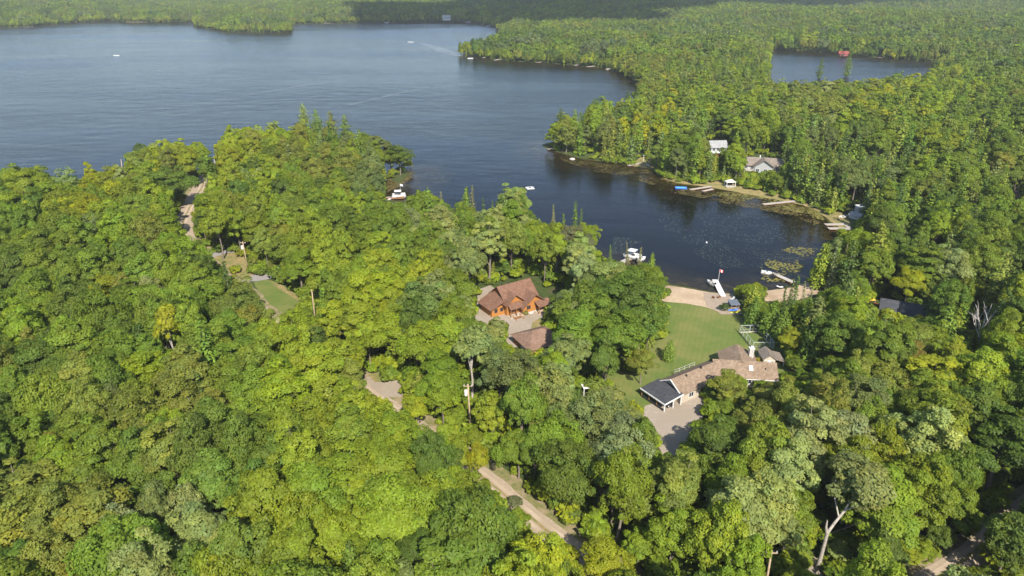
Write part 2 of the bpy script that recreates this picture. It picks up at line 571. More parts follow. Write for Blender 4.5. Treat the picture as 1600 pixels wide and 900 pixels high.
def lawn_mat():
    m, N, L = new_mat('lawn_grass')
    v = coords(N, L, 1.0, src='World')
    f = noise_tex(N, L, v, 3.0, 6, 0.7)
    base = ramp(N, L, f, [(0.3, (0.080, 0.122, 0.024)), (0.7, (0.128, 0.160, 0.040))])
    f2 = noise_tex(N, L, v, 0.10, 5, 0.6)
    base = mixc(N, L, ramp(N, L, f2, [(0.42, 0.0), (0.66, 0.62)]), base, (0.21, 0.185, 0.065))
    f3 = noise_tex(N, L, v, 0.5, 6, 0.7)
    base = mixc(N, L, ramp(N, L, f3, [(0.52, 0.0), (0.72, 0.4)]), base, (0.20, 0.165, 0.06))
    w = N.new('ShaderNodeTexWave')
    w.inputs['Scale'].default_value = 0.28
    w.inputs['Distortion'].default_value = 1.5
    w.inputs['Detail'].default_value = 2
    L.new(coords(N, L, 1.0, rot=(0, 0, 0.35), src='World'), w.inputs['Vector'])
    base = mixc(N, L, ramp(N, L, w.outputs['Fac'], [(0.3, 0.0), (0.7, 0.12)]), base, (0.055, 0.10, 0.022))
    p = N.new('ShaderNodeBsdfPrincipled')
    p.inputs['Roughness'].default_value = 0.95
    p.inputs['Specular IOR Level'].default_value = 0.1
    L.new(base, p.inputs['Base Color'])
    b = N.new('ShaderNodeBump')
    b.inputs['Strength'].default_value = 0.5
    b.inputs['Distance'].default_value = 0.06
    L.new(f, b.inputs['Height'])
    L.new(b.outputs[0], p.inputs['Normal'])
    o = N.new('ShaderNodeOutputMaterial')
    L.new(p.outputs[0], o.inputs[0])
    return m


def water_mat():
    m, N, L = new_mat('lake_water')
    v = coords(N, L, 1.0, src='World')
    rip = noise_tex(N, L, coords(N, L, (0.55, 0.9, 1), rot=(0, 0, 0.3), src='World'), 1.0, 5, 0.6)
    swell = noise_tex(N, L, coords(N, L, (0.05, 0.11, 1), rot=(0, 0, 0.25), src='World'), 1.0, 4, 0.6)
    wind = noise_tex(N, L, coords(N, L, (0.0035, 0.012, 1), rot=(0, 0, -0.25), src='World'), 1.0, 5, 0.6)
    h = N.new('ShaderNodeMath')
    h.operation = 'MULTIPLY_ADD'
    h.inputs[1].default_value = 4.0
    L.new(swell, h.inputs[0])
    L.new(rip, h.inputs[2])
    b = N.new('ShaderNodeBump')
    b.inputs['Distance'].default_value = 0.26
    L.new(h.outputs[0], b.inputs['Height'])
    sep = N.new('ShaderNodeSeparateXYZ')
    L.new(v, sep.inputs[0])
    far = N.new('ShaderNodeMapRange')           # the open lake is ruffled, the sheltered bay is calm
    far.inputs['From Min'].default_value = 190
    far.inputs['From Max'].default_value = 420
    L.new(sep.outputs[1], far.inputs[0])
    ww = ramp(N, L, wind, [(0.40, 0.30), (0.62, 1.0)])
    k = N.new('ShaderNodeMath')
    k.operation = 'MULTIPLY'
    L.new(far.outputs[0], k.inputs[0])
    L.new(ww, k.inputs[1])
    bs = N.new('ShaderNodeMapRange')
    bs.inputs['To Min'].default_value = 0.12
    bs.inputs['To Max'].default_value = 0.95
    L.new(k.outputs[0], bs.inputs[0])
    L.new(bs.outputs[0], b.inputs['Strength'])
    rr = N.new('ShaderNodeMapRange')
    rr.inputs['To Min'].default_value = 0.05
    rr.inputs['To Max'].default_value = 0.24
    L.new(k.outputs[0], rr.inputs[0])
    g = N.new('ShaderNodeBsdfGlossy')
    L.new(rr.outputs[0], g.inputs['Roughness'])
    g.inputs['Color'].default_value = (0.50, 0.52, 0.55, 1)
    L.new(b.outputs[0], g.inputs['Normal'])
    t = N.new('ShaderNodeBsdfTransparent')
    t.inputs['Color'].default_value = (0.80, 0.76, 0.66, 1)
    fr = N.new('ShaderNodeFresnel')
    fr.inputs['IOR'].default_value = 1.333
    L.new(b.outputs[0], fr.inputs['Normal'])
    mx = N.new('ShaderNodeMixShader')
    L.new(fr.outputs[0], mx.inputs[0])
    L.new(t.outputs[0], mx.inputs[1])
    L.new(g.outputs[0], mx.inputs[2])
    o = N.new('ShaderNodeOutputMaterial')
    L.new(mx.outputs[0], o.inputs[0])
    return m


def foam_mat():
    m, N, L = new_mat('wake_foam')
    f = noise_tex(N, L, coords(N, L, (0.08, 0.25, 1), src='World'), 1.0, 5, 0.7)
    d = N.new('ShaderNodeBsdfDiffuse')
    d.inputs['Color'].default_value = (0.62, 0.66, 0.70, 1)
    t = N.new('ShaderNodeBsdfTransparent')
    mx = N.new('ShaderNodeMixShader')
    L.new(ramp(N, L, f, [(0.40, 0.0), (0.75, 0.22)]), mx.inputs[0])
    L.new(t.outputs[0], mx.inputs[1])
    L.new(d.outputs[0], mx.inputs[2])
    o = N.new('ShaderNodeOutputMaterial')
    L.new(mx.outputs[0], o.inputs[0])
    return m


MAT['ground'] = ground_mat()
MAT['lawn'] = lawn_mat()
MAT['water'] = water_mat()
MAT['foam'] = foam_mat()

# ------------------------------------------------------------------ ground sheet (fine near the camera, coarse far away) and water sheet
NA, NR = 470, 430
ang = np.linspace(-math.radians(100), math.radians(100), NA)
rad = 6.0 * (6600.0 / 6.0) ** np.linspace(0, 1, NR)
A, Rr = np.meshgrid(ang, rad)
GX, GY = Rr * np.sin(A), Rr * np.cos(A)
GZ = ground_z(GX, GY)
idx = np.arange(NA * NR).reshape(NR, NA)
gf = np.stack([idx[:-1, :-1], idx[:-1, 1:], idx[1:, 1:], idx[1:, :-1]], -1).reshape(-1, 4)[:, ::-1]
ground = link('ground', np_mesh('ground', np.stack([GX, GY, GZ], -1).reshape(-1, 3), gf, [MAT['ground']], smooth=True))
props(ground, 'forest ground and lake bed under the trees and water', 'ground', kind='structure')
WB = 3000
water = link('lake_water', np_mesh('lake_water', [(-WB, 20, 0), (WB, 20, 0), (WB, 3200, 0), (-WB, 3200, 0)], np.array([[0, 1, 2, 3]]), [MAT['water']]))
props(water, 'dark blue rippled lake water filling the bay and the open lake', 'lake', kind='structure')


def cdt_sheet(name, outline, m, lift, label, cat, step=1.6, rough_edge=0.35, kind='structure'):
    """a sheet laid on the ground inside a world outline; fine triangles follow the ground"""
    from mathutils.geometry import delaunay_2d_cdt
    P = []
    n = len(outline)
    for i in range(n):
        a, b = np.array(outline[i][:2]), np.array(outline[(i + 1) % n][:2])
        k = max(1, int(np.hypot(*(b - a)) / step))
        for j in range(k):
            q = a + (b - a) * j / k
            nz = mnoise.noise_vector(Vector((q[0] * 0.55, q[1] * 0.55, lift * 100)))
            P.append(q + np.array([nz.x, nz.y]) * rough_edge)
    P = np.array(P)
    x0, y0 = P.min(0)
    x1, y1 = P.max(0)
    gx, gy = np.meshgrid(np.arange(x0, x1, step) + 0.01, np.arange(y0, y1, step) + 0.013)
    gx, gy = gx.ravel(), gy.ravel()
    ok = in_poly(gx, gy, [tuple(p) for p in P])
    gx, gy = gx[ok], gy[ok]
    vs = [Vector(p) for p in P] + [Vector((a, b)) for a, b in zip(gx, gy)]
    r = delaunay_2d_cdt(vs, [], [list(range(len(P)))], 1, 1e-4)
    V = np.array([(q.x, q.y) for q in r[0]])
    Z = ground_z(V[:, 0], V[:, 1]) + lift
    me = bpy.data.meshes.new(name)
    me.from_pydata([(a[0], a[1], z) for a, z in zip(V, Z)], [], [tuple(g) for g in r[2]])
    bm = bmesh.new(); bm.from_mesh(me)
    for f_ in bm.faces:
        if f_.normal.z < 0: f_.normal_flip()
        f_.smooth = True
    bm.to_mesh(me); bm.free()
    me.materials.append(m)
    o = link(name, me)
    return props(o, label, cat, kind=kind)


def px_outline(pts):
    return [gpt(*p) for p in pts]


def ribbon(pts_px, half):
    P = [np.array(gpt(*p))[:2] for p in pts_px]
    # smooth the centre line
    Q = []
    for i in range(len(P) - 1):
        p0, p1, p2, p3 = P[max(i - 1, 0)], P[i], P[i + 1], P[min(i + 2, len(P) - 1)]
        for t in np.linspace(0, 1, 7)[:-1]:
            Q.append(0.5 * ((2 * p1) + (p2 - p0) * t + (2 * p0 - 5 * p1 + 4 * p2 - p3) * t * t + (3 * p1 - p0 - 3 * p2 + p3) * t ** 3))
    Q.append(P[-1])
    Q = np.array(Q)
    T = np.gradient(Q, axis=0)
    T /= np.linalg.norm(T, axis=1)[:, None]
    Nn = np.stack([-T[:, 1], T[:, 0]], -1)
    if not np.isscalar(half):
        half = np.interp(np.linspace(0, 1, len(Q)), np.linspace(0, 1, len(half)), half)[:, None]
    return Q, Nn, [tuple(q) for q in Q + Nn * half] + [tuple(q) for q in (Q - Nn * half)[::-1]]


ROAD_PX = [(322, 272), (316, 292), (298, 322), (286, 350), (292, 378), (326, 412), (372, 456), (432, 508), (530, 580), (655, 672), (757, 748), (815, 798), (872, 843), (930, 886), (1000, 935), (1060, 985)]
ROAD2_PX = [(2150, 560), (1900, 640), (1740, 708), (1640, 768), (1592, 803), (1545, 846), (1500, 880), (1445, 915), (1380, 960)]
SPUR_PX = [(1252, 872), (1290, 893), (1345, 925), (1390, 960)]
roadQ, roadN, road_poly = ribbon(ROAD_PX, [3.4, 3.4, 3.2, 2.8, 2.4, 2.0, 2.0, 2.0, 1.9, 1.9, 1.9, 1.9, 1.9])
_, _, verge_poly = ribbon(ROAD_PX, [5, 5, 5, 4.4, 4.2, 4.2, 4.2, 4.2, 4.2, 4.2])
road2Q, road2N, road2_poly = ribbon(ROAD2_PX, 1.7)
_, _, verge2_poly = ribbon(ROAD2_PX, 3.0)
spurQ, _, spur_poly = ribbon(SPUR_PX, 1.4)

def track(Q, Nn, off, half):
    C_ = Q + Nn * off
    return [Vector((*q, 0)) for q in C_ + Nn * half] + [Vector((*q, 0)) for q in (C_ - Nn * half)[::-1]]


LAWN_PX = [(1042, 471), (1085, 474), (1120, 480), (1152, 492), (1185, 500), (1205, 515), (1232, 560), (1235, 600), (1150, 625), (1100, 625), (1060, 632), (1030, 640), (1000, 650), (955, 628), (935, 590), (985, 555), (1005, 530), (1012, 500), (1010, 480)]
LAWN2_PX = [(395, 441), (415, 436), (440, 444), (478, 470), (498, 492), (492, 505), (452, 496), (420, 474)]
CHALET_PX = [(748, 452), (765, 446), (800, 470), (850, 492), (856, 500), (838, 520), (828, 540), (790, 545), (758, 535), (742, 500)]
DRIVE_PX = [(1008, 634), (1060, 622), (1110, 618), (1160, 610), (1100, 645), (1088, 668), (1075, 692), (1066, 722), (1040, 730), (1030, 700), (1022, 676), (1000, 655)]
BEACH_PX = [(1000, 432), (1042, 446), (1075, 451), (1110, 457.5), (1144, 460), (1152, 476), (1158, 490), (1130, 491), (1105, 481), (1075, 475), (1042, 472), (1010, 464)]
DAMP_PX = [(1098, 457), (1144, 461), (1154, 478), (1160, 492), (1128, 492), (1104, 478)]
BEACH2_PX = [(1186, 456), (1205, 454), (1240, 449), (1263, 441), (1284, 446), (1297, 451), (1268, 463), (1230, 474), (1190, 470)]

cdt_sheet('lawn', px_outline(LAWN_PX), MAT['lawn'], 0.05, 'mown lawn between the beach and the tan roofed ranch house', 'lawn', 1.5)
cdt_sheet('lawn', px_outline(LAWN2_PX), MAT['lawn'], 0.05, 'small green lawn strip beside the road in the left forest', 'lawn', 1.5)
cdt_sheet('verge', [Vector((*q, 0)) for q in verge_poly], MAT['verge'], 0.045, 'grassy verge along the gravel road through the forest', 'road verge', 1.5, 0.5)
cdt_sheet('verge', [Vector((*q, 0)) for q in verge2_poly], MAT['verge'], 0.04, 'grassy verge along the lane in the bottom right corner', 'road verge', 1.5, 0.5)
cdt_sheet('road', [Vector((*q, 0)) for q in road_poly], MAT['gravel'], 0.085, 'pale gravel road running through the forest from bottom centre to the left', 'road', 1.5, 0.25)
cdt_sheet('road', [Vector((*q, 0)) for q in road2_poly], MAT['gravel'], 0.08, 'pale gravel lane in the bottom right corner', 'road', 1.5, 0.25)
for q_, n_ in ((roadQ, roadN), (road2Q, road2N)):
    for o_ in (-0.75, 0.75):
        cdt_sheet('wheel_track', track(q_, n_, o_, 0.32), MAT['packed'], 0.115, 'paler packed wheel track along the gravel road', 'road', 1.5, 0.22)
    cdt_sheet('road_crown', track(q_, n_, 0.0, 0.22), MAT['dry_grass'], 0.10, 'weedy strip of loose gravel down the middle of the road', 'road', 1.2, 0.30)
cdt_sheet('driveway', [Vector((*q, 0)) for q in spur_poly], MAT['drive_gravel'], 0.10, 'short pale track at the foot of the forked bare trunk', 'driveway', 1.5, 0.2)
cdt_sheet('driveway', px_outline(CHALET_PX), MAT['drive_gravel'], 0.06, 'gravel yard in front of the orange log chalet', 'driveway', 1.5, 0.3)
cdt_sheet('driveway', px_outline(DRIVE_PX), MAT['drive_gravel'], 0.09, 'gravel driveway in front of the black roofed carport', 'driveway', 1.5, 0.3)
cdt_sheet('driveway', px_outline([(572, 590), (600, 583), (634, 588), (640, 606), (628, 622), (600, 620), (580, 606)]), MAT['drive_gravel'], 0.10, 'small gravel clearing among bright green trees in the middle', 'driveway', 1.2, 0.4)
cdt_sheet('verge', px_outline([(575, 586), (600, 580), (634, 585), (636, 592), (605, 597), (585, 598)]), MAT['dry_grass'], 0.13, 'brown dry grass at the back of the small gravel clearing', 'grass', 1.2, 0.5)
cdt_sheet('driveway', px_outline([(310, 402), (326, 393), (345, 389.5), (368, 389), (372, 393), (352, 397), (330, 404)]), MAT['asphalt'], 0.11, 'farther of two grey driveway entrances off the left road', 'driveway', 1.2, 0.2)
cdt_sheet('driveway', px_outline([(375, 440), (392, 431), (420, 427), (432, 430), (424, 436), (400, 440)]), MAT['asphalt'], 0.11, 'nearer of two grey driveway entrances off the left road', 'driveway', 1.2, 0.2)
cdt_sheet('verge', px_outline([(330, 403), (366, 394), (380, 400), (400, 428), (380, 436), (352, 418)]), MAT['dry_grass'], 0.07, 'dry grass strip between the two driveway entrances', 'grass', 1.5, 0.4)
cdt_sheet('verge', px_outline([(420, 438), (440, 446), (478, 470), (480, 477), (462, 468), (436, 452)]), MAT['dry_grass'], 0.10, 'dry brown grass along the edge of the left lawn strip', 'grass', 1.2, 0.4)
cdt_sheet('verge', px_outline([(832, 505), (850, 492), (868, 498), (866, 515), (846, 520), (830, 518)]), MAT['dry_grass'], 0.10, 'dry grass bank between the chalet yard and the brown garage', 'grass', 1.2, 0.4)
cdt_sheet('beach', px_outline(BEACH_PX), MAT['sand'], 0.08, 'sandy beach between the lawn and the lake', 'beach', 1.3, 0.25)
cdt_sheet('beach', px_outline(DAMP_PX), MAT['damp_sand'], 0.12, 'darker trodden sand at the foot of the white dock', 'beach', 1.3, 0.25)
cdt_sheet('beach', px_outline(BEACH2_PX), MAT['sand'], 0.08, 'second sandy beach behind the dark spruces', 'beach', 1.3, 0.25)
cdt_sheet('shore_grass', px_outline([(1030, 280), (1060, 288), (1100, 293), (1150, 300), (1210, 312), (1255, 321), (1285, 336), (1312, 356), (1330, 352), (1310, 325), (1270, 303), (1210, 291), (1160, 288), (1125, 283), (1090, 277), (1050, 270)]), MAT['dry_grass'], 0.05, 'yellow green rough grass along the far side of the bay', 'grass', 3.0, 0.8)
cdt_sheet('shore_grass', px_outline([(985, 259), (1010, 264), (1022, 262), (1016, 245), (1000, 246)]), MAT['dry_grass'], 0.05, 'patch of pale grass behind the dock with the white post', 'grass', 2.0, 0.6)

# ------------------------------------------------------------------ trees: shapes
def unit(v):
    return v / (np.linalg.norm(v, axis=-1, keepdims=True) + 1e-9)


def leaf_quads(C, Nrm, size, r, aspect=0.75):
    """pointed leaf sprays: one rhombus each, folded a little along its length"""
    n = len(C)
    t = unit(np.cross(Nrm, r.normal(size=(n, 3))))
    b = np.cross(Nrm, t)
    s = size[:, None]
    V = np.empty((n, 4, 3))
    V[:, 0] = C - t * s * 0.62
    V[:, 1] = C + b * s * 0.5 * aspect - Nrm * s * 0.10
    V[:, 2] = C + t * s * 0.62
    V[:, 3] = C - b * s * 0.5 * aspect - Nrm * s * 0.10
    return V.reshape(-1, 3), np.arange(n * 4).reshape(n, 4)


def tubes(paths, sides=5):
    V, Fq, off = [], [], 0
    for P, R in paths:
        P = np.asarray(P, float)
        for i in range(len(P)):
            d = unit(P[min(i + 1, len(P) - 1)] - P[max(i - 1, 0)])
            a = np.cross(d, [0.1, 0.2, 1.0] if abs(d[2]) < 0.95 else [1, 0.1, 0])
            a = unit(a); b = np.cross(d, a)
            for k in range(sides):
                q = 2 * math.pi * k / sides
                V.append(P[i] + (a * math.cos(q) + b * math.sin(q)) * R[i])
        for i in range(len(P) - 1):
            for k in range(sides):
                Fq.append((off + i * sides + k, off + i * sides + (k + 1) % sides, off + (i + 1) * sides + (k + 1) % sides, off + (i + 1) * sides + k))
        off += len(P) * sides
    return np.array(V), np.array(Fq)


def broad_shape(seed, R, H, base, n_puff, n_leaf, leaf, form='round', low=-0.45, puff_k=0.26):
    """one broadleaf tree of crown radius R, height H, crown starting at height base"""
    r = np.random.default_rng(seed)
    ch = H - base                                   # crown height
    cz = base + ch * 0.45
    up, dn = H - cz, cz - base
    # puffs: leaf masses held at the limb ends
    k = np.arange(n_puff) + 0.5
    zz = 1 - (1 - low) * k / n_puff
    ph = k * 2.39996 + r.uniform(0, 6.28)
    d = np.stack([np.sqrt(np.maximum(0, 1 - zz ** 2)) * np.cos(ph), np.sqrt(np.maximum(0, 1 - zz ** 2)) * np.sin(ph), zz], -1)
    d = unit(d + r.normal(scale=0.16, size=d.shape))
    lob = np.array([0.80 + 0.52 * mnoise.noise(Vector((a[0] * 1.5 + seed, a[1] * 1.5, a[2] * 1.5))) for a in d])
    if form == 'cone':
        sh = np.clip(1.15 - 0.62 * np.clip(d[:, 2], 0, 1), 0.3, 1.1)
    elif form == 'flat':
        sh = np.where(d[:, 2] > 0, 1 + 0.12 * (1 - d[:, 2]), 1.0)
    else:
        sh = np.ones(n_puff)
    rad = lob * r.uniform(0.74, 1.02, n_puff)
    pc = np.stack([d[:, 0] * R * rad * sh, d[:, 1] * R * rad * sh, cz + np.where(d[:, 2] > 0, up, dn) * d[:, 2] * rad * 0.95], -1)
    pr = R * puff_k * np.exp(r.normal(0, 0.30, n_puff)) * np.where(d[:, 2] < 0, 0.85, 1.0)
    # an inner layer that closes the crown
    ni = n_puff // 3
    sel = r.choice(n_puff, ni, replace=False)
    pc = np.concatenate([pc, np.stack([pc[sel, 0] * 0.5, pc[sel, 1] * 0.5, cz + (pc[sel, 2] - cz) * 0.55], -1)])
    pr = np.concatenate([pr, pr[sel] * 1.25])
    dd = np.concatenate([d, d[sel]])
    w = pr ** 2
    w[n_puff:] *= 0.4
    cnt = np.maximum(4, (n_leaf * w / w.sum()).astype(int))
    pid = np.repeat(np.arange(len(pc)), cnt)
    n = len(pid)
    u = unit(r.normal(size=(n, 3)))
    out = dd[pid]
    flip = (u * (out * 0.8 + np.array([0, 0, 0.6]))).sum(-1) < -0.25
    u[flip] *= -1
    C = pc[pid] + u * (pr[pid] * r.uniform(0.72, 1.12, n))[:, None] * np.array([1, 1, 0.72])
    Nn = unit(u * 0.75 + out * 0.25 + np.array([0, 0, 0.55]) + r.normal(scale=0.42, size=(n, 3)))
    V, Fq = leaf_quads(C, Nn, leaf * r.uniform(0.7, 1.35, n), r)
    # colour variation: leaf mass by leaf mass, leaf by leaf, some turning yellow
    pv = r.normal(1.0, 0.11, len(pc))[pid] * r.uniform(0.82, 1.2, n)
    warm = np.clip(r.normal(0.01, 0.06, len(pc))[pid] + r.normal(0, 0.05, n), -0.12, 0.25)
    cv = np.stack([pv * (1 + warm), pv * (1 + warm * 0.25), pv * (1 - warm)], -1)
    cv = np.clip(cv, 0.35, 1.9)
    # trunk and limbs
    paths = []
    top = np.array([r.normal(0, 0.25), r.normal(0, 0.25), cz + up * 0.35])
    mid = np.array([r.normal(0, 0.15), r.normal(0, 0.15), base * 0.6 + 0.5])
    tr = 0.0165 * H
    paths.append(([(0, 0, -0.4), (0, 0, 0.4), mid, (mid + top) / 2, top], [tr * 1.5, tr * 1.1, tr * 0.9, tr * 0.6, tr * 0.2]))
    for j in r.choice(n_puff, min(9, n_puff), replace=False):
        a = mid + (top - mid) * r.uniform(0.1, 0.7)
        q = a + (pc[j] - a) * 0.5 + np.array([0, 0, 0.4])
        paths.append(([a, q, pc[j]], [tr * 0.45, tr * 0.3, tr * 0.08]))
    return V, Fq, cv, paths


def conifer_shape(seed, R, H, base, levels, per, leaf, form='spruce'):
    r = np.random.default_rng(seed)
    Cs, Ns, Ss, Vv = [], [], [], []
    for i in range(levels):
        t = (i + r.uniform(-0.3, 0.3)) / levels
        t = min(max(t, 0), 0.985)
        z = base + (H - base) * t
        if form == 'spruce':
            rr = R * (1 - t) ** 0.85 * r.uniform(0.75, 1.12)
        elif form == 'cedar':
            rr = R * (1 - t ** 2.2) ** 0.75 * (0.75 + 0.25 * min(1, t * 4)) * r.uniform(0.85, 1.08)
        else:                                        # white pine: uneven flat boughs
            rr = R * (1 - t) ** 0.55 * r.choice([0.45, 0.8, 1.0, 1.15]) * (0.45 + 0.55 * min(1, t * 2.2))
        nb = max(4, int(per * (0.45 + 0.55 * rr / R)))
        for k in range(nb):
            a = 2 * math.pi * (k + r.uniform(-0.35, 0.35)) / nb + i * 1.3
            rb = rr * r.uniform(0.78, 1.12)
            m = max(2, int(rb / (leaf * (0.62 if form != 'pine' else 0.5))))
            bv = r.normal(1, 0.16)
            for j in range(m):
                f = (j + 0.7) / m
                if f < 0.25 and m > 3: continue
                droop = {'spruce': -0.30, 'cedar': 0.10, 'pine': 0.12}[form]
                jit = leaf * 0.32
                Cs.append((math.cos(a) * rb * f + r.normal(0, jit), math.sin(a) * rb * f + r.normal(0, jit), z + droop * rb * f + r.normal(0, jit * 0.6)))
                o = 0.9 if form == 'cedar' else 0.55
                Ns.append((math.cos(a) * o + r.normal(0, 0.3), math.sin(a) * o + r.normal(0, 0.3), 0.75 + r.normal(0, 0.25)))
                Ss.append(leaf * r.uniform(0.75, 1.3) * (0.75 + 0.25 * (1 - t)))
                Vv.append(bv * r.uniform(0.8, 1.22))
    Cs.append((0, 0, H)); Ns.append((0.3, 0.1, 0.5)); Ss.append(leaf * 0.7); Vv.append(1.0)
    V, Fq = leaf_quads(np.array(Cs), unit(np.array(Ns)), np.array(Ss), r, 0.6)
    v = np.clip(np.array(Vv), 0.4, 1.8)
    wm = r.normal(0, 0.06, len(v))
    cv = np.stack([v * (1 + wm), v, v * (1 - wm)], -1)
    tr = 0.014 * H
    paths = [([(0, 0, -0.4), (0, 0, H * 0.5), (0, 0, H * 0.97)], [tr * 1.2, tr * 0.7, tr * 0.1])]
    return V, Fq, cv, paths


def crown_mesh(name, V, Fq, cv, mat):
    me = np_mesh(name, V, Fq, [mat])
    a = me.attributes.new('leafvar', 'FLOAT_COLOR', 'POINT')
    c4 = np.ones((len(V), 4), np.float32)
    c4[:, :3] = np.repeat(cv, 4, 0)
    a.data.foreach_set('color', c4.ravel())
    return me


def joined_mesh(name, shapes, mat, bark):
    """crowns and trunks of one or several small trees as one mesh, for the forest masses"""
    Vs, Fs, Cs, Mi, off = [], [], [], [], 0
    for (V, Fq, cv, paths), loc in shapes:
        Vs.append(V + np.array(loc)); Fs.append(Fq + off); Cs.append(np.repeat(cv, 4, 0)); Mi.append(np.zeros(len(Fq))); off += len(V)
        if paths:
            tv, tf = tubes(paths, 4)
            Vs.append(tv + np.array(loc)); Fs.append(tf + off); Cs.append(np.ones((len(tv), 3))); Mi.append(np.ones(len(tf))); off += len(tv)
    me = np_mesh(name, np.concatenate(Vs), np.concatenate(Fs), [mat, bark], np.concatenate(Mi))
    a = me.attributes.new('leafvar', 'FLOAT_COLOR', 'POINT')
    c = np.concatenate(Cs)
    c4 = np.ones((len(c), 4), np.float32); c4[:, :3] = c
    a.data.foreach_set('color', c4.ravel())
    return me


# near forms (individual trees): (crown mesh, trunk mesh, radius, height, crown centre height)
BROAD_FORMS, CLEAR_FORMS, CONIFER_FORMS = [], [], {}
BSPEC = [(4.6, 15, 3.5, 46, 'round'), (4.2, 16, 4.0, 40, 'round'), (5.2, 15, 4.0, 58, 'flat'), (3.8, 14, 3.0, 34, 'cone'),
         (4.8, 17, 4.5, 62, 'round'), (4.0, 15.5, 3.2, 38, 'cone'), (5.4, 16, 4.5, 50, 'flat'), (4.4, 14.5, 3.5, 74, 'round'),
         (4.7, 16, 4.0, 30, 'round'), (4.3, 17, 4.0, 54, 'cone'), (4.9, 14, 3.0, 66, 'flat'), (3.9, 17.5, 5.0, 44, 'round'), (4.5, 15, 3.0, 24, 'flat'), (4.2, 16.5, 4.5, 82, 'cone')]
for i, (R_, H_, b_, np_, fm) in enumerate(BSPEC):
    V, Fq, cv, paths = broad_shape(100 + i, R_, H_, b_, int(np_ * 1.7), 13500, 0.30, fm, puff_k=0.265 - 0.0012 * np_)
    cm = crown_mesh('broadleaf_crown', V, Fq, cv, MAT['leaf'])
    tv, tf = tubes(paths, 6)
    tm = np_mesh('broadleaf_trunk', tv, tf, [MAT['bark']], smooth=True)
    BROAD_FORMS.append((cm, tm, R_, H_, b_ + (H_ - b_) * 0.45))
for i, (R_, H_, b_, np_) in enumerate([(3.6, 16, 8.0, 26), (4.4, 17, 9.5, 30)]):
    V, Fq, cv, paths = broad_shape(160 + i, R_, H_, b_, np_, 3600, 0.50, 'round', puff_k=0.30)
    cm = crown_mesh('broadleaf_crown', V, Fq, cv, MAT['leaf'])
    tv, tf = tubes(paths, 7)
    tm = np_mesh('broadleaf_trunk', tv, tf, [MAT['pale_bark']], smooth=True)
    CLEAR_FORMS.append((cm, tm, R_, H_, b_ + (H_ - b_) * 0.45))
for kind, spec in {'spruce': [(2.3, 14, 0.8, 30, 13), (1.9, 13, 1.0, 28, 11), (2.7, 15, 0.8, 30, 14)],
                   'cedar': [(2.4, 12, 0.6, 30, 15), (2.1, 10.5, 0.4, 28, 14), (2.7, 13.5, 0.8, 32, 15)],
                   'pine': [(3.6, 19, 4.0, 24, 15), (3.2, 17, 3.0, 22, 14)]}.items():
    CONIFER_FORMS[kind] = []
    for i, (R_, H_, b_, lv, per) in enumerate(spec):
        V, Fq, cv, paths = conifer_shape(200 + i * 7 + len(kind), R_, H_, b_, lv, per, 0.62 if kind != 'pine' else 0.72, kind)
        cm = crown_mesh(kind + '_crown', V, Fq, cv, MAT['needle'])
        tv, tf = tubes(paths, 6)
        tm = np_mesh(kind + '_trunk', tv, tf, [MAT['bark']], smooth=True)
        CONIFER_FORMS[kind].append((cm, tm, R_, H_, b_ + (H_ - b_) * (0.4 if kind != 'pine' else 0.55)))

# forms used inside the forest masses, held in collections that only the masses draw from
def form_collection(name, meshes):
    c = bpy.data.collections.new(name)
    for i, me in enumerate(meshes):
        o = bpy.data.objects.new('%s_%02d' % (name, i), me)
        c.objects.link(o)
    return c


near_joined = []
for i, (R_, H_, b_, np_, fm) in enumerate(BSPEC[:10]):
    near_joined.append(joined_mesh('forest_form', [(broad_shape(130 + i, R_, H_, b_, int(np_ * 1.6), 9500, 0.36, fm, puff_k=0.265 - 0.0012 * np_), (0, 0, 0))], MAT['leaf'], MAT['bark']))
mid_joined = []
MIDSPEC = [(4.6, 15, 1.6, 40, 'round'), (4.2, 16, 1.2, 36, 'cone'), (5.0, 15, 2.0, 46, 'flat'), (3.8, 14, 1.0, 34, 'round'), (4.6, 16.5, 1.6, 50, 'round'), (4.1, 15.5, 1.2, 38, 'cone')]
for i, (R_, H_, b_, np_, fm) in enumerate(MIDSPEC):
    mid_joined.append(joined_mesh('forest_form', [(broad_shape(300 + i, R_, H_, b_, int(np_ * 1.3), 2600, 0.64, fm, low=-0.7, puff_k=0.24), (0, 0, 0))], MAT['leaf'], MAT['bark']))
con_joined = []
for i, (kind, R_, H_, b_, lv, per, lf) in enumerate([('spruce', 2.4, 14, 0.8, 22, 10, 0.95), ('spruce', 2.0, 13, 0.8, 20, 9, 0.9), ('cedar', 2.6, 12, 0.5, 20, 11, 0.95), ('cedar', 2.3, 10.5, 0.4, 18, 10, 0.9),
                                                     ('pine', 3.6, 19, 4.0, 21, 13, 0.95), ('pine', 3.2, 17, 3.5, 20, 12, 0.95)]):
    con_joined.append(joined_mesh('forest_form', [(conifer_shape(400 + i, R_, H_, b_, lv, per, lf, kind), (0, 0, 0))], MAT['needle'], MAT['bark']))
patch_joined = []
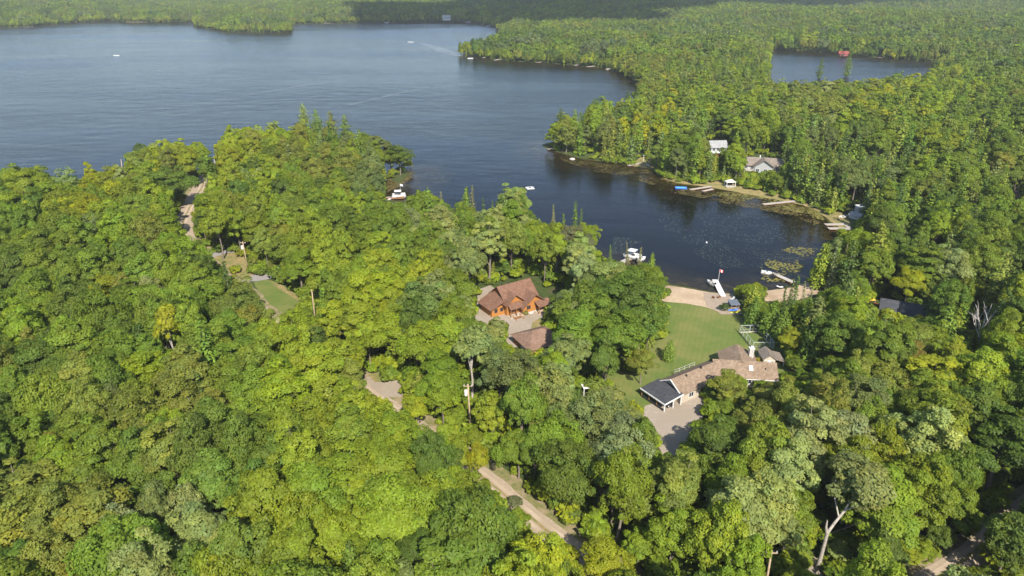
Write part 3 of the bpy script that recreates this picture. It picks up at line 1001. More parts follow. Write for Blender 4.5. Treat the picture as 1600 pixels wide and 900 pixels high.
for i in range(7):
    r = np.random.default_rng(500 + i)
    shapes = []
    for a in range(3):
        for b in range(3):
            loc = ((a - 1) * 8.2 + r.normal(0, 1.2), (b - 1) * 8.2 + r.normal(0, 1.2), r.normal(0, 0.5))
            if r.random() < (0.16 if i < 5 else 0.6):
                s = conifer_shape(int(r.integers(1e6)), 2.8, r.uniform(12, 18), 0.8, 11, 6, 1.7, r.choice(['spruce', 'cedar', 'pine']))
            else:
                s = broad_shape(int(r.integers(1e6)), r.uniform(4.0, 5.4), r.uniform(12, 17), 2.0, 22, 480, 1.35, 'round', puff_k=0.33)
            tn = r.normal(1, 0.12) * np.array([1 + r.normal(0, 0.045), 1.0, 1 + r.normal(0, 0.08)])
            shapes.append(((s[0], s[1], np.clip(s[2] * tn, 0.3, 2.2), None), loc))
    patch_joined.append(joined_mesh('forest_patch_form', shapes, MAT['leaf'], MAT['bark']))
bush_joined = []
for i in range(4):
    bush_joined.append(joined_mesh('bush_form', [(broad_shape(600 + i, 1.5, 2.3, 0.1, 14, 420, 0.5, 'round', low=-0.2, puff_k=0.36)[:3] + (None,), (0, 0, 0))], MAT['leaf'], MAT['bark']))
C_NEAR = form_collection('near_broadleaf', near_joined)
C_MID = form_collection('mid_broadleaf', mid_joined)
C_CON = form_collection('conifer', con_joined)
C_PATCH = form_collection('forest_patch', patch_joined)
C_BUSH = form_collection('bush', bush_joined)


def scatter(name, coll, P, tint, scl, rot, pick, label, cat):
    """ONE forest mass: its points carry position, size, turn, form and tint"""
    P = np.asarray(P, np.float32)
    me = bpy.data.meshes.new(name)
    me.vertices.add(len(P))
    me.vertices.foreach_set('co', P.ravel())
    t4 = np.ones((len(P), 4), np.float32); t4[:, :3] = tint
    me.attributes.new('tint', 'FLOAT_COLOR', 'POINT').data.foreach_set('color', t4.ravel())
    me.attributes.new('scl', 'FLOAT_VECTOR', 'POINT').data.foreach_set('vector', np.asarray(scl, np.float32).ravel())
    r3 = np.zeros((len(P), 3), np.float32); r3[:, 2] = rot
    me.attributes.new('turn', 'FLOAT_VECTOR', 'POINT').data.foreach_set('vector', r3.ravel())
    me.attributes.new('pick', 'INT', 'POINT').data.foreach_set('value', np.asarray(pick, np.int32))
    me.update()
    o = link(name, me)
    ng = bpy.data.node_groups.new(name, 'GeometryNodeTree')
    ng.interface.new_socket('Geometry', in_out='INPUT', socket_type='NodeSocketGeometry')
    ng.interface.new_socket('Geometry', in_out='OUTPUT', socket_type='NodeSocketGeometry')
    N, L = ng.nodes, ng.links
    gi, go = N.new('NodeGroupInput'), N.new('NodeGroupOutput')
    ci = N.new('GeometryNodeCollectionInfo')
    ci.inputs['Collection'].default_value = coll
    ci.inputs['Separate Children'].default_value = True
    ci.inputs['Reset Children'].default_value = True
    ip = N.new('GeometryNodeInstanceOnPoints')
    ip.inputs['Pick Instance'].default_value = True

    def attr(nm, ty):
        a = N.new('GeometryNodeInputNamedAttribute')
        a.data_type = ty
        a.inputs['Name'].default_value = nm
        return a.outputs[0]
    L.new(gi.outputs[0], ip.inputs['Points'])
    L.new(ci.outputs[0], ip.inputs['Instance'])
    L.new(attr('pick', 'INT'), ip.inputs['Instance Index'])
    er = N.new('FunctionNodeEulerToRotation')
    L.new(attr('turn', 'FLOAT_VECTOR'), er.inputs[0])
    L.new(er.outputs[0], ip.inputs['Rotation'])
    L.new(attr('scl', 'FLOAT_VECTOR'), ip.inputs['Scale'])
    L.new(ip.outputs[0], go.inputs[0])
    md = o.modifiers.new('scatter', 'NODES')
    md.node_group = ng
    return props(o, label, cat, kind='stuff')

# ------------------------------------------------------------------ trees: where the photograph shows open ground, water or roofs
CLEAR = {
    'lake': [(-60, 250), (0, 241), (40, 239), (70, 247), (103, 270), (112, 252), (150, 229), (185, 210), (215, 200), (240, 201), (300, 195), (330, 188), (400, 174), (445, 170), (466, 162), (476, 154), (500, 162), (535, 166), (548, 180), (557, 196), (590, 200), (600, 218), (618, 218), (630, 232), (643, 262), (612, 272), (603, 285), (604, 303), (637, 312), (660, 298), (690, 308), (705, 320), (730, 318), (760, 332), (775, 322), (785, 297), (815, 292), (830, 322), (850, 348), (880, 350), (915, 356), (930, 377), (938, 408), (955, 414), (1000, 414), (1018, 408), (1032, 424), (1042, 444), (1075, 448), (1145, 458), (1160, 446), (1180, 438), (1196, 446), (1252, 440), (1252, 425), (1260, 405), (1288, 388), (1297, 368), (1290, 345), (1275, 328), (1250, 320), (1210, 312), (1150, 300), (1100, 293), (1060, 288), (1030, 278), (1010, 264), (985, 260), (930, 254), (900, 248), (880, 242), (857, 234), (851, 215), (853, 192), (880, 170), (915, 154), (940, 148), (970, 146), (1000, 140), (985, 122), (965, 112), (940, 106), (900, 103), (850, 98), (800, 96), (760, 91), (722, 85), (722, 56), (735, 52), (770, 49), (780, 43), (745, 35), (700, 33), (600, 35), (510, 37), (451, 38), (449, 51), (400, 51), (355, 49), (306, 42), (305, 33), (250, 35), (180, 31), (110, 36), (45, 42), (0, 43), (-60, 43)],
    'pond': [(1209, 76), (1250, 81), (1300, 85), (1380, 92), (1420, 95), (1450, 97), (1466, 101), (1440, 103), (1400, 105), (1340, 108), (1290, 110), (1216, 113), (1209, 96)],
    'lawn': [(1042, 444), (1144, 458), (1160, 490), (1192, 512), (1222, 540), (1232, 560), (1224, 590), (1212, 596), (1190, 597), (1155, 594), (1140, 597), (1110, 596), (1088, 612), (1110, 627), (1097, 645), (1086, 668), (1072, 690), (1062, 716), (1050, 712), (1030, 690), (1020, 664), (1004, 644), (1000, 625), (975, 617), (958, 598), (962, 582), (990, 575), (1025, 560), (1034, 530), (1042, 505)],
    'chalet': [(744, 452), (765, 444), (792, 434), (832, 428), (842, 444), (868, 445), (892, 448), (890, 460), (858, 468), (852, 494), (848, 512), (868, 522), (872, 538), (852, 556), (828, 550), (806, 545), (798, 540), (786, 536), (792, 512), (768, 492), (758, 512), (742, 508), (738, 478)],
    'gravel': [(586, 592), (600, 588), (632, 588), (632, 612), (622, 617), (606, 610)],
    'gap': [(651, 664), (660, 664), (662, 676), (653, 676)],
    'road': [(752, 736), (772, 738), (812, 768), (846, 792), (880, 818), (920, 842), (965, 866), (940, 880), (925, 886), (905, 875), (884, 868), (868, 845), (862, 830), (852, 815), (832, 795), (800, 802), (782, 800), (774, 775), (760, 765), (752, 752)],
    'lane': [(1600, 785), (1570, 808), (1575, 820), (1600, 824)],
    'lane2': [(1535, 835), (1545, 842), (1520, 868), (1522, 885), (1470, 905), (1440, 905), (1490, 862)],
    'spur': [(1272, 884), (1285, 888), (1310, 904), (1270, 904)],
    'left_road': [(308, 284), (322, 282), (330, 290), (314, 312), (304, 340), (292, 352), (278, 352), (276, 338), (292, 322), (304, 305)],
    'left_gap': [(287, 368), (291, 368), (292, 378), (288, 377)],
    'left_drive': [(328, 394), (362, 387), (368, 393), (388, 418), (398, 426), (424, 427), (478, 468), (474, 490), (448, 490), (420, 482), (405, 450), (388, 434), (360, 408), (336, 401)],
    'right_shore': [(985, 258), (1000, 247), (1018, 246), (1020, 262), (1034, 276), (1062, 284), (1100, 285), (1120, 280), (1152, 286), (1210, 305), (1250, 314), (1275, 322), (1300, 334), (1330, 318), (1352, 322), (1352, 335), (1332, 352), (1330, 360), (1290, 360), (1275, 328), (1210, 314), (1060, 290), (1010, 266)],
    'beach2': [(1192, 452), (1215, 450), (1222, 445), (1218, 470), (1196, 468)],
    'beach3': [(1250, 440), (1265, 440), (1296, 452), (1268, 466), (1252, 462)],
    'far_roof': [(1350, 466), (1408, 470), (1455, 490), (1428, 499), (1392, 494), (1352, 480)],
    'cabin': [(1305, 76), (1326, 76), (1328, 88), (1305, 88)],
    'house': [(1163, 250), (1176, 238), (1222, 246), (1218, 256), (1196, 266), (1162, 268)],
    'white_house': [(1103, 217), (1136, 213), (1124, 240), (1104, 240)],
    'edge_roof': [(1582, 308), (1600, 302), (1600, 318), (1584, 316)],
    'gazebo': [(907, 600), (924, 600), (924, 616), (907, 614)],
    'boathouse': [(601, 300), (634, 300), (634, 316), (601, 316)],
    'pole1': [(729, 598), (738, 598), (740, 655), (732, 655)],
    'pole2': [(485, 452), (492, 452), (494, 496), (488, 496)],
    'pole3': [(378, 376), (384, 376), (388, 412), (382, 412)],
    'pole4': [(332, 244), (339, 244), (342, 270), (336, 270)],
    'pole5': [(1510, 728), (1530, 724), (1518, 764), (1508, 764)],
    'pole6': [(1202, 858), (1212, 858), (1208, 905), (1198, 905)],
    'fork': [(1268, 800), (1304, 795), (1286, 830), (1282, 888), (1270, 888)],
    'fork2': [(738, 580), (750, 580), (752, 620), (744, 620)],
    'dead': [(1510, 482), (1546, 482), (1528, 520), (1518, 524)],
    'shelter': [(1134, 462), (1160, 462), (1166, 492), (1134, 496)],
    'beach4': [(1188, 449), (1262, 440), (1296, 452), (1262, 466), (1225, 474), (1192, 470)],
    'yard': [(1160, 598), (1185, 602), (1180, 620), (1162, 616)],
}
CLEAR_LIST = list(CLEAR.values())
CLEAR_BOX = [(min(p[0] for p in c), max(p[0] for p in c), min(p[1] for p in c), max(p[1] for p in c)) for c in CLEAR_LIST]


def blocked(px, py):
    for c, (x0, x1, y0, y1) in zip(CLEAR_LIST, CLEAR_BOX):
        if x0 <= px <= x1 and y0 <= py <= y1 and bool(in_poly(px, py, c)):
            return True
    return False


# colours that leaves really have in this wood
TINT = {'bright': (0.182, 0.236, 0.014), 'mid': (0.142, 0.198, 0.017), 'deep': (0.104, 0.156, 0.018), 'dark': (0.068, 0.106, 0.020),
        'yellow': (0.265, 0.278, 0.010), 'lime': (0.222, 0.266, 0.014), 'pale': (0.215, 0.252, 0.066), 'silver': (0.190, 0.228, 0.085), 'grey': (0.134, 0.172, 0.042),
        'olive': (0.176, 0.200, 0.027), 'rust': (0.195, 0.160, 0.026), 'brown': (0.160, 0.160, 0.066)}
# what the wood looks like in each part of the picture: (x, y, reach, colour)
FIELD = [(80, 300, 70, 'bright'), (40, 380, 60, 'mid'), (130, 300, 40, 'yellow'), (200, 330, 40, 'bright'), (60, 450, 70, 'mid'), (200, 420, 70, 'mid'), (140, 480, 60, 'deep'), (250, 380, 50, 'bright'),
         (330, 430, 60, 'mid'), (390, 500, 60, 'olive'), (60, 560, 80, 'deep'), (190, 560, 70, 'mid'), (330, 560, 60, 'mid'), (300, 640, 50, 'olive'), (130, 640, 60, 'olive'), (40, 700, 60, 'mid'),
         (90, 720, 30, 'olive'), (10, 745, 24, 'olive'), (160, 690, 60, 'mid'), (270, 690, 60, 'deep'), (370, 640, 50, 'mid'), (60, 810, 70, 'olive'), (120, 860, 60, 'olive'), (180, 880, 40, 'pale'), (220, 790, 45, 'deep'),
         (250, 830, 30, 'grey'), (330, 820, 55, 'mid'), (300, 780, 30, 'deep'), (290, 820, 26, 'pale'), (390, 880, 40, 'bright'), (430, 740, 45, 'deep'), (430, 860, 40, 'bright'), (510, 690, 70, 'bright'), (560, 780, 70, 'bright'), (640, 740, 70, 'bright'),
         (700, 700, 60, 'bright'), (590, 650, 50, 'lime'), (620, 840, 60, 'mid'), (700, 820, 60, 'bright'), (760, 860, 50, 'deep'), (840, 860, 45, 'lime'), (950, 890, 40, 'lime'), (810, 800, 30, 'lime'), (470, 590, 60, 'bright'), (530, 540, 40, 'mid'),
         (450, 520, 50, 'olive'), (580, 520, 40, 'lime'), (600, 470, 50, 'lime'), (560, 450, 50, 'bright'), (660, 490, 40, 'deep'), (640, 560, 40, 'bright'), (680, 590, 60, 'bright'), (710, 640, 60, 'bright'), (720, 480, 30, 'pale'), (720, 520, 40, 'olive'),
         (770, 500, 30, 'pale'), (740, 550, 40, 'pale'), (810, 600, 50, 'grey'), (800, 660, 60, 'mid'), (850, 720, 70, 'mid'), (880, 560, 30, 'pale'), (930, 660, 60, 'pale'), (960, 690, 40, 'silver'), (900, 640, 30, 'grey'), (880, 620, 40, 'mid'),
         (1000, 740, 60, 'bright'), (960, 760, 36, 'brown'), (900, 790, 50, 'bright'), (1000, 830, 70, 'bright'), (1100, 760, 70, 'mid'), (1120, 700, 60, 'mid'), (1200, 760, 50, 'pale'), (1110, 860, 70, 'bright'), (1200, 660, 50, 'olive'), (1240, 640, 60, 'olive'),
         (1330, 660, 60, 'grey'), (1340, 700, 50, 'silver'), (1290, 700, 40, 'pale'), (1400, 640, 60, 'mid'), (1400, 700, 60, 'pale'), (1480, 570, 40, 'lime'), (1420, 570, 30, 'olive'), (1500, 640, 50, 'mid'), (1570, 600, 60, 'mid'), (1560, 560, 40, 'bright'), (1380, 550, 50, 'mid'),
         (1300, 560, 60, 'mid'), (1470, 700, 70, 'deep'), (1400, 800, 70, 'bright'), (1440, 850, 60, 'bright'), (1540, 740, 60, 'mid'), (1580, 700, 60, 'deep'), (1340, 870, 50, 'bright'), (1570, 850, 40, 'mid'), (1590, 890, 40, 'bright'), (1330, 790, 40, 'pale'),
         (430, 310, 50, 'bright'), (480, 330, 50, 'mid'), (350, 330, 40, 'bright'), (420, 400, 50, 'olive'), (500, 400, 50, 'bright'), (560, 390, 50, 'mid'), (620, 410, 50, 'mid'), (680, 380, 40, 'pale'), (700, 430, 40, 'pale'), (670, 430, 40, 'lime'), (560, 440, 40, 'mid'),
         (760, 380, 40, 'pale'), (740, 420, 40, 'pale'), (660, 340, 40, 'mid'), (720, 350, 40, 'mid'), (800, 310, 26, 'pale'), (820, 380, 50, 'mid'), (860, 400, 40, 'mid'), (895, 380, 26, 'brown'), (920, 370, 26, 'bright'), (920, 450, 40, 'pale'), (980, 460, 50, 'deep'),
         (960, 520, 50, 'deep'), (880, 510, 40, 'mid'), (1010, 430, 40, 'mid'), (300, 230, 60, 'lime'), (270, 270, 26, 'yellow'), (400, 220, 50, 'lime'), (470, 210, 50, 'olive'), (550, 240, 50, 'grey'), (500, 260, 50, 'olive'), (200, 250, 50, 'olive'), (350, 250, 40, 'lime'),
         (1030, 190, 40, 'yellow'), (950, 180, 50, 'bright'), (900, 200, 50, 'olive'), (1000, 230, 60, 'grey'), (1100, 200, 60, 'mid'), (1150, 170, 60, 'bright'), (1300, 170, 60, 'olive'), (1370, 160, 36, 'yellow'), (1450, 140, 60, 'lime'), (1420, 200, 60, 'mid'), (1500, 260, 80, 'mid'),
         (1300, 240, 60, 'grey'), (1400, 260, 60, 'olive'), (1250, 270, 50, 'mid'), (1560, 180, 60, 'mid'), (1450, 400, 80, 'deep'), (1400, 440, 60, 'mid'), (1350, 420, 50, 'mid'), (1420, 430, 30, 'yellow'), (1550, 420, 70, 'mid'), (1550, 350, 70, 'mid'), (1400, 350, 60, 'mid'),
         (760, 70, 50, 'bright'), (850, 70, 60, 'bright'), (1000, 90, 60, 'olive'), (1150, 90, 60, 'grey'), (1200, 30, 80, 'bright'), (1350, 40, 80, 'mid'), (1500, 60, 80, 'mid'), (900, 40, 60, 'mid'), (500, 20, 60, 'lime'), (350, 30, 60, 'mid'), (200, 15, 90, 'mid'), (700, 15, 80, 'mid')]
_fx = np.array([f[0] for f in FIELD], float); _fy = np.array([f[1] for f in FIELD], float); _fr = np.array([f[2] for f in FIELD], float)
BASE_MIX = ['bright', 'mid', 'mid', 'deep', 'bright', 'bright', 'mid', 'lime', 'olive', 'pale', 'mid', 'deep']


def pick_colour(px, py):
    w = np.exp(-((_fx - px) ** 2 + (_fy - py) ** 2) / (_fr * 0.9) ** 2)
    s = w.sum()
    if random.random() < 0.30 or s < 0.02:
        return random.choice(BASE_MIX)
    k = int(np.searchsorted(np.cumsum(w / s), random.random()))
    return FIELD[min(k, len(FIELD) - 1)][3]


def tint_of(colour, dist=0.0):
    c = np.array(TINT[colour])
    c = c * random.gauss(1.0, 0.10) * np.array([random.gauss(1, 0.055), 1.0, random.gauss(1, 0.08)])
    return np.clip(c, 0.008, 0.4)


def conifer_share(px, py):
    if px > 1150 and 200 < py < 345: return 0.66
    if px > 1280 and 345 <= py < 470: return 0.38
    if 860 < px < 1150 and 150 < py < 290: return 0.55
    if px > 1040 and 40 < py < 140 and px < 1215: return 0.5
    if 440 < px < 650 and 150 < py < 270: return 0.45
    if 640 < px < 950 and 300 < py < 420: return 0.10
    if px > 1150 and 440 < py < 540: return 0.35
    if 150 < px < 330 and py < 300: return 0.12
    if py < 200: return 0.2
    return 0.015


trees = []       # dict: kind, x, y, h, R, colour, tint, form, px, py, rpx


def tree_geom(x, y, h, R, cfrac):
    z = float(ground_z(x, y))
    cx, cy, d = proj((x, y, z + h * cfrac))
    return z, float(cx), float(cy), float(R * FPX / d), float(d)


class Hash:
    def __init__(self, cell): self.c, self.g = cell, {}
    def near(self, x, y, n=1):
        i, j = int(x // self.c), int(y // self.c)
        for a in range(i - n, i + n + 1):
            for b in range(j - n, j + n + 1):
                yield from self.g.get((a, b), ())
    def put(self, x, y, r): self.g.setdefault((int(x // self.c), int(y // self.c)), []).append((x, y, r))


HASH = Hash(7.0)


def clear_samples():
    out = []
    for key, c in CLEAR.items():
        a = np.array(c, float)
        # the outline pulled in a little, then points inside it
        st = 3.0 if (a.max(0) - a.min(0)).min() < 40 else 7.0
        gx_, gy_ = np.meshgrid(np.arange(a[:, 0].min(), a[:, 0].max() + st, st), np.arange(a[:, 1].min(), a[:, 1].max() + st, st))
        gx_, gy_ = gx_.ravel(), gy_.ravel()
        ok_ = in_poly(gx_, gy_, c)
        k_ = np.full(ok_.sum(), {'gravel': 0.86, 'far_roof': 0.9, 'gazebo': 0.95, 'shelter': 0.92, 'fork': 0.92, 'fork2': 0.9, 'dead': 0.9, 'house': 0.88, 'beach2': 0.9, 'beach3': 0.9, 'road': 0.84, 'chalet': 0.82, 'boathouse': 0.9, 'gap': 0.5, 'lane': 0.92, 'lane2': 0.90, 'spur': 0.9, 'left_gap': 0.6, 'left_road': 0.74, 'left_drive': 0.80, 'right_shore': 0.84}.get(key, 0.78))
        out.append(np.stack([gx_[ok_], gy_[ok_], k_], -1))
    return np.concatenate(out)


CLEAR_PTS = clear_samples()


def crown_clear(cx, cy, hz, R, h, x, y, z, k=0.72):
    """no visible open ground, water or roof behind this crown"""
    top = float(proj((x, y, z + h * 0.99))[1])
    bot = float(proj((x, y, z + h * 0.22))[1])
    d = float(proj((x, y, z + h * hz))[2])
    rx = R * FPX / d
    ry = (bot - top) / 2 + 0.30 * rx
    my = (bot + top) / 2 + 0.12 * rx
    e = ((CLEAR_PTS[:, 0] - cx) / (rx * CLEAR_PTS[:, 2])) ** 2 + ((CLEAR_PTS[:, 1] - my) / (ry * CLEAR_PTS[:, 2])) ** 2
    if e.min() < 1.0:
        return False
    return not (blocked(cx, cy) or blocked(cx, top + 5 + 0.08 * rx))


SUNNY = [[(1030, 590), (1060, 570), (1115, 548), (1180, 545), (1222, 560), (1225, 598), (1110, 612), (1068, 632), (1030, 632)],
         [(1010, 640), (1060, 622), (1110, 620), (1090, 660), (1070, 718), (1035, 720), (1020, 680)],
         [(758, 452), (800, 440), (860, 455), (850, 505), (860, 545), (800, 545), (745, 510)],
         [(1040, 455), (1150, 465), (1195, 515), (1200, 550), (1120, 560), (1050, 540)], [(1190, 440), (1290, 445), (1260, 470), (1195, 472)],
         [(760, 740), (800, 765), (870, 825), (930, 880), (890, 880), (800, 800), (765, 775)], [(580, 590), (636, 586), (630, 620), (600, 618)],
         [(400, 438), (478, 468), (474, 492), (440, 490)], [(1196, 445), (1262, 438), (1292, 452), (1230, 474), (1190, 470)], [(1186, 545), (1232, 545), (1238, 578), (1200, 580)], [(1255, 845), (1300, 845), (1305, 905), (1255, 905)], [(282, 285), (325, 282), (318, 345), (275, 350)], [(1440, 912), (1480, 862), (1540, 826), (1600, 780), (1660, 780), (1600, 835), (1530, 895), (1500, 915)]]
SH_DIR = np.array([sun_dir.x, sun_dir.y]) / -sun_dir.z


FORK = gpt(1277, 889)


def shades_open_ground(x, y, z, h):
    # keep the sun on the forked bare trunk
    dx, dy = FORK.x - x, FORK.y - y
    ln = float(np.hypot(*SH_DIR))
    al = (dx * SH_DIR[0] + dy * SH_DIR[1]) / ln
    if -1 < al < 17 and abs(dx * SH_DIR[1] - dy * SH_DIR[0]) / ln < 4.2: return True
    for k in (0.55, 0.8, 0.97):
        q = (x + SH_DIR[0] * h * k, y + SH_DIR[1] * h * k, z + 0.5)
        px, py, _ = proj(q)
        for c in SUNNY:
            if bool(in_poly(float(px), float(py), c)): return True
    return False


def add_tree(kind, x, y, h, R, colour, sp=0.62, force=False, hz=0.55, extra=None):
    if not force:
        for (a, b, r) in HASH.near(x, y):
            if (a - x) ** 2 + (b - y) ** 2 < (sp * (R + r)) ** 2:
                return False
    z, cx, cy, rpx, d = tree_geom(x, y, h, R, hz)
    if not force:
        if not crown_clear(cx, cy, hz, R, h, x, y, z):
            return False
        if h > 5 and shades_open_ground(x, y, z, h): return False
        bx, by, _ = proj((x, y, z))
        if blocked(float(bx), float(by)):
            return False
        rd = min(float(np.hypot(roadQ[:, 0] - x, roadQ[:, 1] - y).min()), float(np.hypot(road2Q[:, 0] - x, road2Q[:, 1] - y).min()) + 0.8)
        if rd < (3.7 if h > 8 else 3.2):
            return False
    HASH.put(x, y, R)
    t = dict(kind=kind, x=x, y=y, z=z, h=h, R=R, colour=colour, tint=tint_of(colour), px=cx, py=cy, rpx=rpx, d=d)
    if extra: t.update(extra)
    trees.append(t)
    return True


def tree_at(px, py, rpx, colour, kind='broad', h=None, note=None, form=None, hz=0.55):
    """a tree whose crown is seen centred on a picture point with a given radius there"""
    h = h or {'broad': 15.5, 'clear': 16.5, 'spruce': 14, 'cedar': 11.5, 'pine': 18}[kind]
    z = 1.5
    for _ in range(4):
        p = unproj(px, py, z + h * hz)
        z = float(ground_z(p[0], p[1]))
    _, _, d = proj(p)
    R = float(rpx * d / FPX)
    if kind == 'spruce': R = max(R, 0.125 * h)
    add_tree(kind, float(p[0]), float(p[1]), h, R, colour, force=True, hz=hz, extra=dict(note=note, form=form, listed=True))


